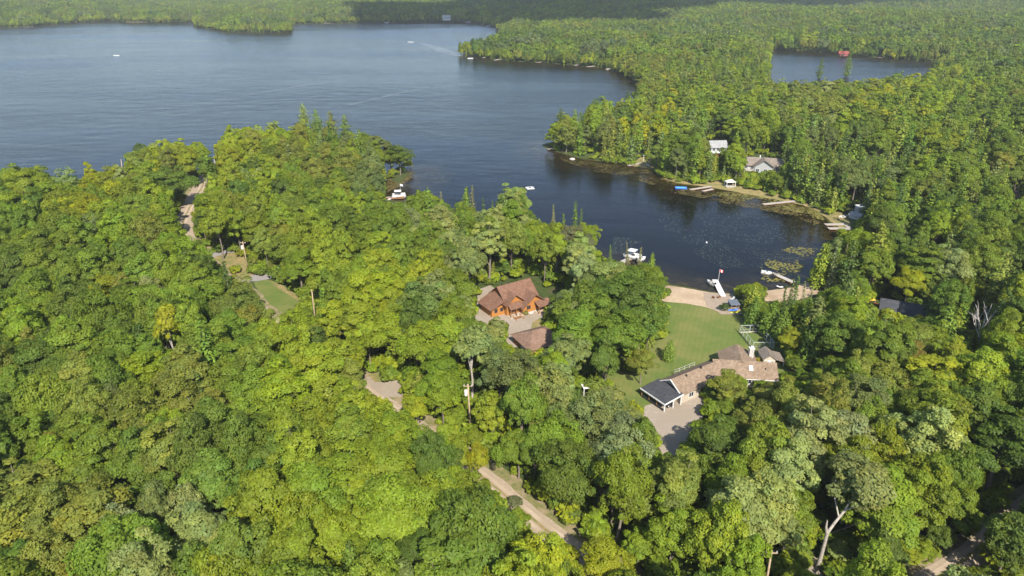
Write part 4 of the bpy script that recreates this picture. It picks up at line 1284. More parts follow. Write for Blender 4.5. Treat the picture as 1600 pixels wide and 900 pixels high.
# trees one can pick out in the photograph
for a in [
    (266, 530, 22, 'yellow', 'clear', 17, 'slender vivid yellow tree with a bare leaning stem showing below'),
    (736, 566, 30, 'pale', 'clear', 17, 'tall pale tree with a long bare grey stem beside the transformer pole'),
    (265, 290, 34, 'deep', 'broad', 16, 'round dark tree with a yellow top at the left edge of the road bend'),
    (745, 722, 16, 'yellow', 'broad', 9, 'small vivid yellow tree at the upper end of the open road'),
    (960, 765, 32, 'brown', 'broad', 12, 'thin brownish half bare tree right of the open road'),
    (800, 318, 28, 'pale', 'broad', 15, 'pale rounded tree standing alone at the lakeside'),
    (896, 385, 27, 'brown', 'broad', 14, 'grey brown feathery tree at the tip of the lakeside wood'),
    (922, 375, 20, 'bright', 'broad', 13, 'bright green tree at the tip of the lakeside wood beside the brown one'),
    (1003, 568, 21, 'olive', 'broad', 8.5, 'small olive tree standing on the lawn by the carport'),
    (1045, 545, 11, 'deep', 'cedar', 5.2, 'small dark conical spruce alone on the lawn'),
    (985, 470, 42, 'deep', 'broad', 16, 'large dark tree at the left edge of the lawn by the beach'),
    (1012, 450, 26, 'mid', 'broad', 14, 'mid green tree nearest the left end of the beach'),
    (940, 455, 40, 'pale', 'broad', 15, 'pale leaved tree behind the dark lawn edge trees'),
    (1002, 515, 36, 'deep', 'broad', 15, 'dark tree at the lawn edge above the small olive lawn tree'),
    (960, 530, 38, 'mid', 'broad', 15, 'broad green tree left of the dark lawn edge trees'),
    (905, 520, 36, 'mid', 'broad', 15, 'green tree right of the brown hip roofed garage'),
    (890, 560, 34, 'pale', 'broad', 12, 'pale cream flecked tree beside the brown garage roof'),
    (888, 478, 26, 'pale', 'broad', 11, 'pale tree against the right end of the orange chalet'),
    (776, 516, 17, 'pale', 'broad', 6.5, 'small pale tree standing in the gravel yard of the chalet'),
    (1133, 603, 26, 'olive', 'broad', 8, 'olive tree in front of the tan ranch house roof'),
    (595, 462, 44, 'lime', 'broad', 15, 'tall lime green tree in the bright middle of the wood'),
    (612, 520, 44, 'lime', 'broad', 14, 'lime green tree left of the grey green one in the middle wood'),
    (660, 490, 40, 'grey', 'broad', 16, 'dull grey green tree between lime trees left of the chalet'),
    (560, 510, 40, 'bright', 'broad', 14, 'bright green tree right of the pole by the left lawn'),
    (690, 594, 40, 'bright', 'broad', 13, 'wide bright green tree right of the small gravel clearing'),
    (600, 674, 46, 'lime', 'broad', 11, 'wide yellow green tree in front of the small gravel clearing'),
    (692, 690, 28, 'bright', 'broad', 11, 'bright green tree in front of the transformer pole covering the road'),
    (720, 716, 22, 'bright', 'broad', 9, 'bright green tree just left of the small vivid yellow roadside tree'),
    (652, 640, 20, 'lime', 'broad', 8, 'small lime green tree between the gravel clearing and the transformer pole'),
    (505, 592, 44, 'bright', 'broad', 15, 'wide bright green tree left of the small gravel clearing'),
    (930, 660, 46, 'pale', 'broad', 14, 'pale tree at the left edge of the carport driveway'),
    (975, 690, 34, 'silver', 'broad', 12, 'silvery pale tree touching the carport driveway'),
    (815, 610, 40, 'grey', 'broad', 15, 'dull grey green tree right of the transformer pole'),
    (1128, 694, 44, 'deep', 'broad', 12, 'dark green tree at the right edge of the carport driveway'),
    (1325, 700, 48, 'silver', 'broad', 15, 'silvery flecked tree in the right wood'),
    (1340, 640, 42, 'grey', 'broad', 15, 'grey green tree behind the silvery flecked tree'),
    (1485, 570, 30, 'lime', 'broad', 15, 'lime yellow tree in front of the bare dead tree'),
    (1540, 590, 42, 'mid', 'broad', 15, 'full green tree right of the lime yellow one'),
    (1420, 572, 24, 'rust', 'broad', 12, 'rust tinged tree left of the lime yellow one'),
    (1236, 532, 20, 'lime', 'broad', 8, 'vivid lime green tree behind the shed with the open lean to'),
    (1575, 850, 44, 'deep', 'broad', 12, 'dark rounded tree beside the lane in the bottom right corner'),
    (430, 740, 42, 'deep', 'broad', 16, 'large dark domed tree with a deep gap on its right'),
    (245, 815, 30, 'grey', 'broad', 14, 'grey green rounded tree in the lower left wood'),
    (190, 860, 36, 'silver', 'broad', 14, 'silvery pale tree near the bottom edge of the lower left wood'),
    (300, 815, 26, 'pale', 'broad', 14, 'pale flecked tree right of the grey green rounded one'),
    (3, 752, 14, 'rust', 'broad', 15, 'rust orange topped tree at the left edge of the photo'),
    (88, 722, 14, 'rust', 'broad', 14, 'small rust tinged tree in the lower left wood'),
    (945, 888, 36, 'lime', 'broad', 9, 'low yellow green tree covering the near end of the open road'),
    (820, 880, 34, 'lime', 'broad', 8, 'yellow green tree on the near side of the open road'),
    (812, 818, 20, 'bright', 'broad', 6, 'small bright tree leaning over the open road'),
    (684, 792, 46, 'bright', 'broad', 13, 'bright green tree left of the open road'),
    (1420, 445, 24, 'yellow', 'broad', 11, 'yellowing tree behind the charcoal roof'),
    (1030, 192, 20, 'yellow', 'broad', 13, 'yellow tree on the right hand point across the bay'),
    (624, 248, 20, 'deep', 'broad', 12, 'tree at the very tip of the left point'),
    (592, 235, 22, 'grey', 'broad', 15, 'grey green tree just behind the tip of the left point'),
    (474, 186, 13, 'olive', 'pine', 18, 'tall ragged pine at the far end of the left point'),
    (540, 200, 14, 'deep', 'pine', 16, 'dark ragged pine on the far edge of the left point'),
    (518, 194, 13, 'olive', 'pine', 16, 'olive pine between the two ragged pines on the left point'),
    (496, 193, 13, 'mid', 'pine', 16, 'pine next to the tall ragged pine on the left point'),
    (610, 252, 20, 'olive', 'broad', 10, 'low olive tree between the tip tree and the grey green one on the left point'),
    (568, 228, 20, 'mid', 'broad', 14, 'mid green tree on the water side of the left point'),
    (637, 257, 9, 'yellow', 'broad', 5, 'small yellowish bush like tree at the waterline of the left point'),
    (575, 258, 22, 'deep', 'broad', 13, 'dark tree above the cove of the left point'),
    (690, 322, 5, 'brown', 'spruce', 12, 'thin brownish spruce at the lakeside left of the pale rounded tree'),
    (726, 320, 11, 'deep', 'cedar', 14, 'broad dark cedar at the lakeside left of the pale rounded tree'),
    (738, 318, 6, 'brown', 'spruce', 14, 'brownish spruce beside the broad dark cedar'),
    (757, 335, 6, 'dark', 'spruce', 13, 'dark pointed spruce below the broad dark cedar'),
    (771, 338, 5, 'dark', 'spruce', 12, 'dark pointed spruce next to the pale rounded tree'),
    (899, 342, 5.5, 'deep', 'spruce', 13, 'tall pointed spruce rising above the brown feathery tree'),
    (906, 350, 5, 'dark', 'spruce', 11, 'shorter spruce beside the tall pointed one'),
    (866, 345, 5, 'brown', 'spruce', 12, 'brownish spruce left of the tall pointed one'),
    (881, 355, 4, 'deep', 'spruce', 11, 'thin spruce between the brownish one and the tall pointed one'),
    (954, 404, 6, 'deep', 'spruce', 9, 'spruce left of the dock with the pontoon boat'),
    (984, 402, 6, 'brown', 'spruce', 10, 'thin brownish spruce in front of the pontoon boat'),
    (997, 407, 6, 'brown', 'spruce', 9, 'second brownish spruce in front of the pontoon boat'),
    (1018, 415, 7, 'mid', 'cedar', 8, 'pale green cedar right of the dock with the pontoon boat'),
    (1176, 464, 14, 'olive', 'cedar', 7, 'light olive conifer at the right end of the beach'),
    (1176, 484, 14, 'deep', 'cedar', 8, 'dark cedar right of the kayak shelter'),
    (1204, 494, 16, 'deep', 'cedar', 9, 'dark cedar at the right lawn edge'),
    (1224, 506, 16, 'deep', 'cedar', 9, 'dark cedar behind the mesh garden enclosure'),
    (1232, 465, 9, 'dark', 'spruce', 11, 'dark spruce in front of the second beach'),
    (1242, 462, 8, 'dark', 'spruce', 12, 'taller dark spruce in front of the second beach'),
    (1224, 475, 9, 'dark', 'spruce', 10, 'shorter dark spruce in front of the second beach'),
    (1258, 465, 4, 'brown', 'spruce', 10, 'thin rusty spruce on the second beach'),
    (1266, 470, 3.5, 'brown', 'spruce', 9, 'thinnest rusty spruce on the second beach'),
    (1285, 412, 16, 'mid', 'cedar', 13, 'green cedar leaning over the right end of the bay'),
    (1306, 418, 12, 'silver', 'spruce', 13, 'grey dying spruce at the right end of the bay'),
    (1320, 405, 9, 'brown', 'spruce', 12, 'rusty dying spruce at the right end of the bay'),
    (1282, 108, 8, 'deep', 'pine', 20, 'pine silhouetted against the small upper pond'),
    (1325, 104, 10, 'deep', 'pine', 21, 'larger pine silhouetted against the small upper pond'),
    (1316, 228, 11, 'dark', 'pine', 16, 'dark pine on the slope right of the grey roofed house'),
]:
    tree_at(a[0], a[1], a[2], a[3], a[4], a[5], a[6])

# fill the wood: large trees first, then smaller ones along the edges
def fill(n, rmin, rmax, yr, hr, Rr_, sp, small=False, xk=1.0):
    lo, hi = math.log(rmin), math.log(rmax)
    k = 0
    n = int(n * 1.25)
    A_ = rng.uniform(-0.98, 0.98, n)
    D = np.sqrt(rng.uniform(rmin ** 2, rmax ** 2, n))
    X, Y = D * np.sin(A_), D * np.cos(A_)
    S = shore_d(X, Y)
    Z = ground_z(X, Y, S)
    PX, PY, DD = proj(np.stack([X, Y, Z + 9], -1))
    ok = (S > (1.0 if not small else 0.3)) & (PX > -520) & (PX < 2120) & (PY < 1300)
    for x, y, px, py in zip(X[ok], Y[ok], PX[ok], PY[ok]):
        if xk == 0.0 and not (850 < px < 1420 and 225 < py < 460): continue
        if (xk == 0.0 and random.random() < 0.8) or random.random() < conifer_share(px, py):
            kd = random.choice(['cedar', 'cedar', 'spruce', 'spruce', 'pine'] if py > 140 else ['pine', 'pine', 'spruce', 'cedar'])
            h = {'cedar': random.uniform(8, 13), 'spruce': random.uniform(10, 15), 'pine': random.uniform(14, 19)}[kd]
            if small and xk: h *= 0.5
            if xk == 0.0: kd, h = random.choice(['cedar', 'cedar', 'spruce']), random.uniform(5, 10)
            R = {'cedar': 0.225, 'spruce': 0.18, 'pine': 0.20}[kd] * h
            col = random.choice(['mid', 'deep', 'grey', 'olive', 'deep', 'dark'])
            k += add_tree(kd, x, y, h, R, col, sp * 0.95)
        else:
            h = random.uniform(*hr)
            R = random.uniform(*Rr_)
            k += add_tree('broad', x, y, h, R, pick_colour(px, py), sp)
    return k


counts = [fill(6500, 34, 290, None, (12.0, 18.5), (3.2, 5.2), 0.56),
          fill(6500, 34, 290, None, (9.0, 15.5), (2.4, 3.7), 0.54),
          fill(7000, 34, 290, None, (6.5, 10.5), (2.0, 3.0), 0.52, True),
          fill(7000, 34, 260, None, (3.8, 6.0), (1.4, 2.0), 0.52, True),
          fill(9000, 180, 420, None, (7.0, 12.0), (1.6, 2.6), 0.52, True, 0.0),
          fill(9000, 290, 620, None, (13.0, 17.0), (3.8, 5.4), 0.60),
          fill(6000, 290, 620, None, (9.0, 14.0), (2.6, 3.8), 0.58)]
print('TREES', len(trees), counts)

# ------------------------------------------------------------------ the trees that show largest stand as things of their own
def shown(t):
    if not (-t['rpx'] * 0.4 < t['px'] < 1600 + t['rpx'] * 0.4 and -5 < t['py'] < 900 + t['rpx'] * 0.6): return 0
    return t['rpx'] ** 2 * (3 if t.get('note') else 1)


N_BROAD, N_CON = 300, 110
broad_s = sorted((t for t in trees if t['kind'] in ('broad', 'clear')), key=shown, reverse=True)
con_s = sorted((t for t in trees if t['kind'] not in ('broad', 'clear')), key=shown, reverse=True)
noted = [t for t in trees if t.get('note')]
singles = [t for t in broad_s if t.get('note')] + [t for t in con_s if t.get('note')]
nb = sum(1 for t in singles if t['kind'] in ('broad', 'clear'))
singles += [t for t in broad_s if not t.get('note')][:N_BROAD - nb]
singles += [t for t in con_s if not t.get('note')][:N_CON - (len(noted) - nb)]
for t in singles: t['single'] = True

LANDMARKS = [('the orange log chalet', 805, 460), ('the brown hip roofed garage', 840, 535), ('the tan ranch house roof', 1165, 575), ('the black roofed carport', 1037, 615), ('the open stretch of road', 800, 785),
             ('the small gravel clearing', 610, 602), ('the left lawn strip', 450, 470), ('the transformer pole', 734, 630), ('the bare dead tree', 1522, 500), ('the charcoal roof', 1408, 485), ('the forked bare trunk', 1277, 845),
             ('the bottom right lane', 1505, 870), ('the slender vivid yellow tree', 266, 530), ('the left road bend', 300, 320), ('the white gazebo', 916, 608), ('the shed with the lean to', 1205, 558), ('the mesh garden enclosure', 1182, 525),
             ('the kayak shelter', 1145, 478), ('the second beach', 1255, 455), ('the white boathouse', 1343, 332), ('the grey roofed house', 1190, 252), ('the boat at the left cove', 618, 308), ('the leaning pole', 1518, 745),
             ('the bottom left photo corner', 20, 885), ('the rust topped tree', 5, 752), ('the dark domed tree', 430, 740), ('the silvery flecked tree', 1325, 700), ('the carport driveway', 1060, 680), ('the grey green lower left tree', 245, 815),
             ('the bottom pole', 1206, 880), ('the low silvery tree', 190, 860), ('the farther driveway entrance', 345, 394), ('the brownish roadside tree', 960, 765), ('the lime yellow tree', 1485, 570), ('the pale lakeside tree', 800, 318)]
CWORD = {'bright': 'bright green', 'mid': 'mid green', 'deep': 'deep green', 'dark': 'dark green', 'yellow': 'yellow', 'lime': 'lime green', 'pale': 'pale green', 'silver': 'silvery green', 'grey': 'grey green', 'olive': 'olive green', 'rust': 'rust tinged', 'brown': 'brownish'}
ORD = ['nearest', 'second', 'third', 'fourth', 'fifth', 'sixth', 'seventh', 'eighth', 'ninth', 'tenth', 'eleventh', 'twelfth']
DIRS = ['right of', 'behind and right of', 'behind', 'behind and left of', 'left of', 'in front and left of', 'in front of', 'in front and right of']
KWORD = {'broad': 'broadleaf tree', 'clear': 'broadleaf tree', 'spruce': 'spruce', 'cedar': 'cedar', 'pine': 'pine'}
sect = {}
for t in singles:
    if t.get('note'):
        t['label'] = t['note']
        continue
    best = min(LANDMARKS, key=lambda l: math.hypot(l[1] - t['px'], l[2] - t['py']))
    a = math.atan2(best[2] - t['py'], t['px'] - best[1])
    dr = DIRS[int(round(a / (math.pi / 4))) % 8]
    sect.setdefault((best[0], dr, KWORD[t['kind']], t['colour']), []).append((math.hypot(best[1] - t['px'], best[2] - t['py']), t))
for (lm, dr, kw, co), lst in sect.items():
    lst.sort(key=lambda q: q[0])
    for i, (_, t) in enumerate(lst):
        if len(lst) == 1:
            t['label'] = '%s %s %s %s' % (CWORD[co], kw, dr, lm)
        else:
            t['label'] = '%s %s, %s %s %s' % (CWORD[co], kw, ORD[min(i, 11)], dr, lm)

for t in singles:
    kind = t['kind']
    if kind == 'broad':
        forms = BROAD_FORMS; nm = 'broadleaf_tree'
    elif kind == 'clear':
        forms = CLEAR_FORMS; nm = 'broadleaf_tree'
    else:
        forms = CONIFER_FORMS[kind]; nm = kind + '_tree'
    cm, tm, R_, H_, _ = forms[t['form'] if t.get('form') is not None else random.randrange(len(forms))]
    root = empty(nm, (t['x'], t['y'], t['z'] - 0.05), random.uniform(0, 6.28), t['label'], 'tree', 'trees of the wood that can be told apart')
    kx = t['R'] / R_
    root.scale = (kx * random.uniform(0.9, 1.12), kx * random.uniform(0.9, 1.12), t['h'] / H_)
    root.rotation_euler = (random.gauss(0, 0.05), random.gauss(0, 0.05), root.rotation_euler[2])
    link('trunk', tm, root)
    c = link('crown', cm, root)
    c['tint'] = [float(q) for q in t['tint']] + [1.0]

# the rest of the wood: masses
def mass(name, lst, coll, nform, refs, label, pick=None):
    if not lst: return
    P = [(t['x'], t['y'], t['z'] - 0.05) for t in lst]
    pk = [random.randrange(nform) if pick is None else pick(t) for t in lst]
    sc = [(t['R'] / refs[k][0], t['R'] / refs[k][0], t['h'] / refs[k][1]) for t, k in zip(lst, pk)]
    scatter(name, coll, P, [t['tint'] for t in lst], sc, rng.uniform(0, 6.28, len(lst)), pk, label, 'forest')


rest_near = [t for t in trees if not t.get('single') and t['kind'] in ('broad', 'clear') and t['d'] < 300]
rest_mid = [t for t in trees if not t.get('single') and t['kind'] in ('broad', 'clear') and t['d'] >= 300]
rest_con = [t for t in trees if not t.get('single') and t['kind'] not in ('broad', 'clear')]
mass('forest', rest_near, C_NEAR, 10, [(b[0], b[1]) for b in BSPEC], 'remaining broadleaf trees of the near wood')
mass('forest', rest_mid, C_MID, 6, [(b[0], b[1]) for b in MIDSPEC], 'broadleaf trees of the wood across the bay and on the points')
CREF = [(2.4, 14), (2.0, 13), (2.6, 12), (2.3, 10.5), (3.6, 19), (3.2, 17)]
mass('forest', rest_con, C_CON, 6, CREF, 'remaining spruces cedars and pines of the wood', lambda t: {'spruce': 0, 'cedar': 2, 'pine': 4}[t['kind']] + random.randrange(2))

# far forest: patches of crowns out to the horizon
P, T, S, K = [], [], [], []
r0 = 620.0
gx, gy = [], []
y = 420.0
while y < 6200:
    st = 20.0 if y < 1500 else 23.0 if y < 2600 else 44.0
    x = -1.1 * y - 160
    while x < 1.1 * y + 160:
        gx.append(x + random.uniform(-4, 4)); gy.append(y + random.uniform(-4, 4))
        x += st
    y += st
gx, gy = np.array(gx), np.array(gy)
keep = np.hypot(gx, gy) > r0 + 8
gx, gy = gx[keep], gy[keep]
sd = shore_d(gx, gy)
keep = sd > 5
gx, gy, sd = gx[keep], gy[keep], sd[keep]
gz = ground_z(gx, gy, sd)
fpx, fpy, _ = proj(np.stack([gx, gy, gz + 8], -1))
for x, y, z, s_, px, py in zip(gx, gy, gz, sd, fpx, fpy):
    if px < -400 or px > 2000: continue
    if py > 130 : pass
    if py > 30 and blocked(px, py - 1) and s_ < 14: continue
    big = 1.0 if y < 2600 else 1.9
    sc_ = 1.0 if s_ > 16 else 0.62
    nz = mnoise.noise(Vector((x / 260, y / 260, 3.1)))
    co = random.choices(['mid', 'bright', 'olive', 'deep', 'grey', 'lime'], [5, 2 + 2 * nz, 2, 2.6 - 2 * nz, 2.4, max(0.1, 0.3 + nz)])[0]
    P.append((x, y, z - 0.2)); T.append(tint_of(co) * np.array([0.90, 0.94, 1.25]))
    q = random.uniform(0.78, 0.98)
    S.append((sc_ * big * q, sc_ * big * q, (1.0 if sc_ == 1.0 else 0.85) * random.uniform(0.88, 1.16) * (1.0 if big == 1.0 else 1.25)))
    K.append(random.randrange(5) if random.random() < 0.72 else random.randrange(5, 7))
for W_ in (WATER_MAIN, WATER_POND):
    for a, b in zip(W_, np.roll(W_, -1, 0)):
        L_ = float(np.hypot(*(b - a)))
        for k in range(max(1, int(L_ / 7.0))):
            q = a + (b - a) * (k + random.random()) / max(1, int(L_ / 7.0))
            nx, ny = (b - a)[1] / (L_ + 1e-6), -(b - a)[0] / (L_ + 1e-6)
            for sg in (1, -1):
                x, y = q[0] + sg * nx * 3.0, q[1] + sg * ny * 3.0
                if math.hypot(x, y) < 560: continue
                s_ = float(shore_d(np.array([x]), np.array([y]))[0])
                if s_ < 2.0: continue
                z = float(ground_z(np.array([x]), np.array([y]))[0])
                px, py, _ = proj((x, y, z + 5))
                if not -100 < px < 1700: continue
                if blocked(float(px), float(py)): continue
                P.append((x, y, z - 0.3)); T.append(tint_of(random.choice(['mid', 'bright', 'olive', 'deep', 'lime'])))
                q_ = random.uniform(0.32, 0.5)
                S.append((q_, q_, random.uniform(0.5, 0.85))); K.append(random.randrange(7))
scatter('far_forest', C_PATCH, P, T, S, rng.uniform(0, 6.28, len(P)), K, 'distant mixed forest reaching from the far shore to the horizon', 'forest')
print('PATCHES', len(P))

# bushes and saplings: along the road, the clearings and the shores, and as undergrowth in gaps
P, T, S = [], [], []
n = 36000
A_ = rng.uniform(-0.90, 0.90, n)
D = np.concatenate([np.sqrt(rng.uniform(42 ** 2, 300 ** 2, 17000)), np.sqrt(rng.uniform(240 ** 2, 620 ** 2, n - 17000))])
X, Y = D * np.sin(A_), D * np.cos(A_)
Sd = shore_d(X, Y)
Z = ground_z(X, Y, Sd)
PX, PY, _ = proj(np.stack([X, Y, Z + 0.9], -1))
PX2, PY2, _ = proj(np.stack([X, Y, Z + 2.0], -1))
for x, y, z, s_, px, py, px2, py2 in zip(X, Y, Z, Sd, PX, PY, PX2, PY2):
    if y > 240 and s_ > 26 and not (1050 < px < 1340 and 180 < py < 340): continue
    if s_ < 0.4 or px < -350 or px > 1950 or py > 1150: continue
    if blocked(px, py) or blocked(px2, py2): continue
    if min(np.hypot(roadQ[:, 0] - x, roadQ[:, 1] - y)) < 3.6 or min(np.hypot(road2Q[:, 0] - x, road2Q[:, 1] - y)) < 3.0: continue
    P.append((x, y, z - 0.05)); T.append(tint_of(random.choice(['mid', 'bright', 'bright', 'lime', 'mid', 'deep'])))
    q = random.uniform(0.5, 1.5) if y < 200 else random.uniform(0.5, 1.15)
    S.append((q, q, q * random.uniform(0.7, 1.2)))
scatter('undergrowth', C_BUSH, P, T, S, rng.uniform(0, 6.28, len(P)), rng.integers(0, 4, len(P)), 'bushes and saplings under the trees and along the road', 'undergrowth')

# ------------------------------------------------------------------ buildings
def gable(roof, wall, x0, x1, y0, y1, zb, ze, zr, axis='x', ov=0.45, t=0.16, gw=None):
    """walls with gable ends and two roof slabs; the ridge runs along axis. gw: the builder of the gable triangles"""
    wall.box(x0, x1, y0, y1, zb, ze)
    gw = gw or wall
    if axis == 'x':
        ym = (y0 + y1) / 2
        gw.prism([(x0, y0, ze), (x0, y1, ze), (x0, ym, zr - 0.05)], (x1 - x0, 0, 0))
        k = (zr - ze) / (ym - y0)
        for s_, ye in ((-1, y0), (1, y1)):
            e = ye + s_ * ov
            roof.slab([(x0 - ov, ym, zr + t), (x1 + ov, ym, zr + t), (x1 + ov, e, ze - k * ov + t), (x0 - ov, e, ze - k * ov + t)], t)
    else:
        xm = (x0 + x1) / 2
        gw.prism([(x0, y0, ze), (x1, y0, ze), (xm, y0, zr - 0.05)], (0, y1 - y0, 0))
        k = (zr - ze) / (xm - x0)
        for s_, xe in ((-1, x0), (1, x1)):
            e = xe + s_ * ov
            roof.slab([(xm, y0 - ov, zr + t), (xm, y1 + ov, zr + t), (e, y1 + ov, ze - k * ov + t), (e, y0 - ov, ze - k * ov + t)], t)


def window(parent, M, w, h, frame_mat='white_paint', name='window'):
    """a framed window: local frame M has x along the wall, z up, -y outwards, origin at the window's lower left"""
    f = MB(M)
    fw = 0.09
    f.box(0, w, -0.06, 0.02, 0, fw).box(0, w, -0.06, 0.02, h - fw, h).box(0, fw, -0.06, 0.02, fw, h - fw).box(w - fw, w, -0.06, 0.02, fw, h - fw)
    if w > 1.0: f.box(w / 2 - 0.03, w / 2 + 0.03, -0.05, 0.0, fw, h - fw)
    o = f.build(name, MAT[frame_mat], parent)
    p = MB(M)
    p.box(fw, w - fw, -0.02, 0.015, fw, h - fw)
    p.build('pane', MAT['glass'], o)
    return o


def T(x, y, z, rz=0.0):
    return Matrix.Translation((x, y, z)) @ Matrix.Rotation(rz, 4, 'Z')


def railing(mb, pts, h=0.95):
    for a, b in zip(pts[:-1], pts[1:]):
        a, b = Vector(a), Vector(b)
        n_ = max(1, int((b - a).length / 1.2))
        for k in range(n_ + 1):
            p = a + (b - a) * k / n_
            mb.box(p.x - 0.05, p.x + 0.05, p.y - 0.05, p.y + 0.05, p.z, p.z + h)
        for z_ in (0.45, h):
            mb.tube([a + Vector((0, 0, z_)), b + Vector((0, 0, z_))], [0.04, 0.04], 4)


# --- the orange log chalet
gz0 = float(ground_z(-0.3, 147.4))
ch = empty('log_chalet', (-0.29, 147.4, gz0 - 0.05), math.radians(33), 'bright orange log chalet with steep brown shingle roofs and a front porch', 'house')
ch.scale = (0.92, 0.92, 0.92)
main_r, main_w = MB(), MB()
gable(main_r, main_w, -3.0, 6.0, -2.5, 4.5, 0, 3.9, 6.7, 'x', ov=0.7)
main_w.build('wall', MAT['orange_log'], ch)
rf = main_r.build('roof', MAT['brown_shingle'], ch)
vp = MB()
for x_, y_, z_ in ((-1.6, 1.9, 6.4), (0.4, 1.9, 6.4)): vp.box(x_, x_ + 0.22, y_, y_ + 0.22, z_ - 0.3, z_ + 0.5)
vp.build('vent_pipe', MAT['dark'], rf)
r2, w2 = MB(), MB()
gable(r2, w2, -3.3, 1.3, -3.4, -0.5, 0, 3.8, 5.7, 'y', ov=0.75)
w2.build('wall', MAT['orange_log'], ch); r2.build('roof', MAT['brown_shingle'], ch)
r3, w3 = MB(), MB()
gable(r3, w3, 0.6, 7.4, -5.0, 1.0, 0.55, 2.6, 5.1, 'y', ov=0.8)
w3.build('wall', MAT['orange_log'], ch); r3.build('roof', MAT['brown_shingle'], ch)
MB().box(0.52, 7.48, -5.08, 1.0, -0.3, 0.55).build('foundation', MAT['stone'], ch)
w4 = MB(); w4.box(-7.0, -3.0, -2.0, 3.5, 0, 2.7)
w4.build('wall', MAT['orange_log'], ch)
MB().slab([(-3.0, -2.8, 4.6), (-3.0, 4.0, 4.6), (-7.8, 4.0, 2.5), (-7.8, -2.8, 2.5)], 0.18).build('roof', MAT['brown_shingle'], ch)
MB().slab([(-3.4, -5.3, 2.75), (0.5, -5.3, 2.75), (0.5, -3.55, 3.7), (-3.4, -3.55, 3.7)], 0.16).build('roof', MAT['brown_shingle'], ch)
MB().slab([(3.9, -7.3, 2.35), (8.2, -7.3, 2.35), (8.2, -5.05, 3.2), (3.9, -5.05, 3.2)], 0.16).build('roof', MAT['brown_shingle'], ch)
pf = MB()
for x_ in (-3.2, -1.5, 0.3): pf.box(x_ - 0.09, x_ + 0.09, -5.15, -4.97, 0.45, 2.75)
for x_ in (4.1, 6.1, 8.0): pf.box(x_ - 0.09, x_ + 0.09, -7.15, -6.97, 0.3, 2.3)
pf.build('porch_post', MAT['brown_wood'], ch)
MB().box(-3.5, 0.55, -5.3, -3.62, 0.0, 0.45).box(3.9, 8.2, -7.2, -5.1, 0.0, 0.35).build('porch_deck', MAT['deck_wood'], ch)
st_ = MB()
for k in range(3): st_.box(-2.6, -0.6, -5.3 - 0.45 * (k + 1), -5.3 - 0.45 * k, 0, 0.38 - 0.13 * k)
st_.build('step', MAT['brown_wood'], ch)
rl = MB(); railing(rl, [(-2.7, -5.3, 0.3), (-2.7, -7.0, -0.1)]); railing(rl, [(-0.5, -5.3, 0.3), (-0.5, -7.0, -0.1)])
railing(rl, [(4.0, -7.15, 0.3), (8.1, -7.15, 0.3)])
rl.build('railing', MAT['orange_log'], ch)
for x_, z_, w_, y_ in ((-2.5, 2.6, 1.0, -3.62), (-0.3, 2.6, 1.0, -3.62), (1.6, 1.3, 1.2, -5.02), (4.6, 1.2, 1.2, -5.02), (6.1, 1.2, 0.8, -5.02), (-6.3, 1.2, 1.0, -2.02), (-4.6, 1.2, 1.0, -2.02)):
    window(ch, T(x_, y_, z_), w_, 1.15, 'brown_wood')
dr = MB().box(-1.9, -0.9, -3.70, -3.62, 0.45, 2.55).build('door', MAT['brown_wood'], ch)
MB().box(-1.02, -0.96, -3.76, -3.70, 1.4, 1.5).build('handle', MAT['metal'], dr)

# --- brown garage by the chalet
gx_, gy_ = 5.5, 128.6
gar = empty('garage', (gx_, gy_, float(ground_z(gx_, gy_)) - 0.05), math.radians(28), 'low garage with a brown hip roof half hidden by pale trees', 'garage')
MB().box(-3.6, 3.6, -3.4, 3.4, 0, 2.2).build('wall', MAT['brown_wood'], gar)
q = [(-4.1, -3.9, 2.15), (4.1, -3.9, 2.15), (4.1, 3.9, 2.15), (-4.1, 3.9, 2.15), (-1.2, 0, 4.3), (1.2, 0, 4.3)]
MB().add(q, [(0, 1, 5, 4), (1, 2, 5), (2, 3, 4, 5), (3, 0, 4), (3, 2, 1, 0)]).build('roof', MAT['garage_shingle'], gar)
gar.scale = (1.1, 1.1, 1.0)
gd = MB().box(-3.72, -3.6, -2.4, 0.0, 0.05, 2.0).build('door', MAT['white_paint'], gar)
MB().box(-3.78, -3.72, -1.3, -1.1, 0.5, 0.58).build('handle', MAT['metal'], gd)

# --- tan ranch house with carport
rz0 = float(ground_z(40, 113))
rh = empty('ranch_house', (40, 113, rz0 - 0.05), 0, 'long low ranch house with tan shingle roof and black roofed carport', 'house')
O = Vector((40, 113))
AM = T(29.9 - O.x, 109.0 - O.y, 0, math.radians(32.7))
r_, w_ = MB(AM), MB(AM)
gt = MB(AM)
gable(r_, w_, 0.0, 13.2, -2.75, 2.75, 0, 2.45, 4.15, 'x', ov=0.35, gw=gt)
w_.build('wall', MAT['cream_siding'], rh); gt.build('gable_end', MAT['grey_siding'], rh)
rA = r_.build('roof', MAT['tan_shingle'], rh)
vv = MB(AM)
vv.box(3.2, 3.5, -0.6, -0.3, 3.7, 4.35).box(7.4, 7.75, -0.3, 0.05, 3.9, 4.6)
vv.build('vent_pipe', MAT['dark'], rA)
fa = MB(AM)
for s_ in (-1, 1):
    fa.slab([(-0.42, 0, 4.34), (-0.30, 0, 4.34), (-0.30, s_ * 3.12, 2.42), (-0.42, s_ * 3.12, 2.42)], 0.26)
fa.build('fascia', MAT['white_paint'], rh)
BM = T(46.0 - O.x, 115.4 - O.y, 0, math.radians(-6.6))
r_, w_ = MB(BM), MB(BM)
gable(r_, w_, -6.2, 5.2, -2.8, 2.8, 0, 2.45, 4.22, 'x', ov=0.4)
w_.build('wall', MAT['cream_siding'], rh)
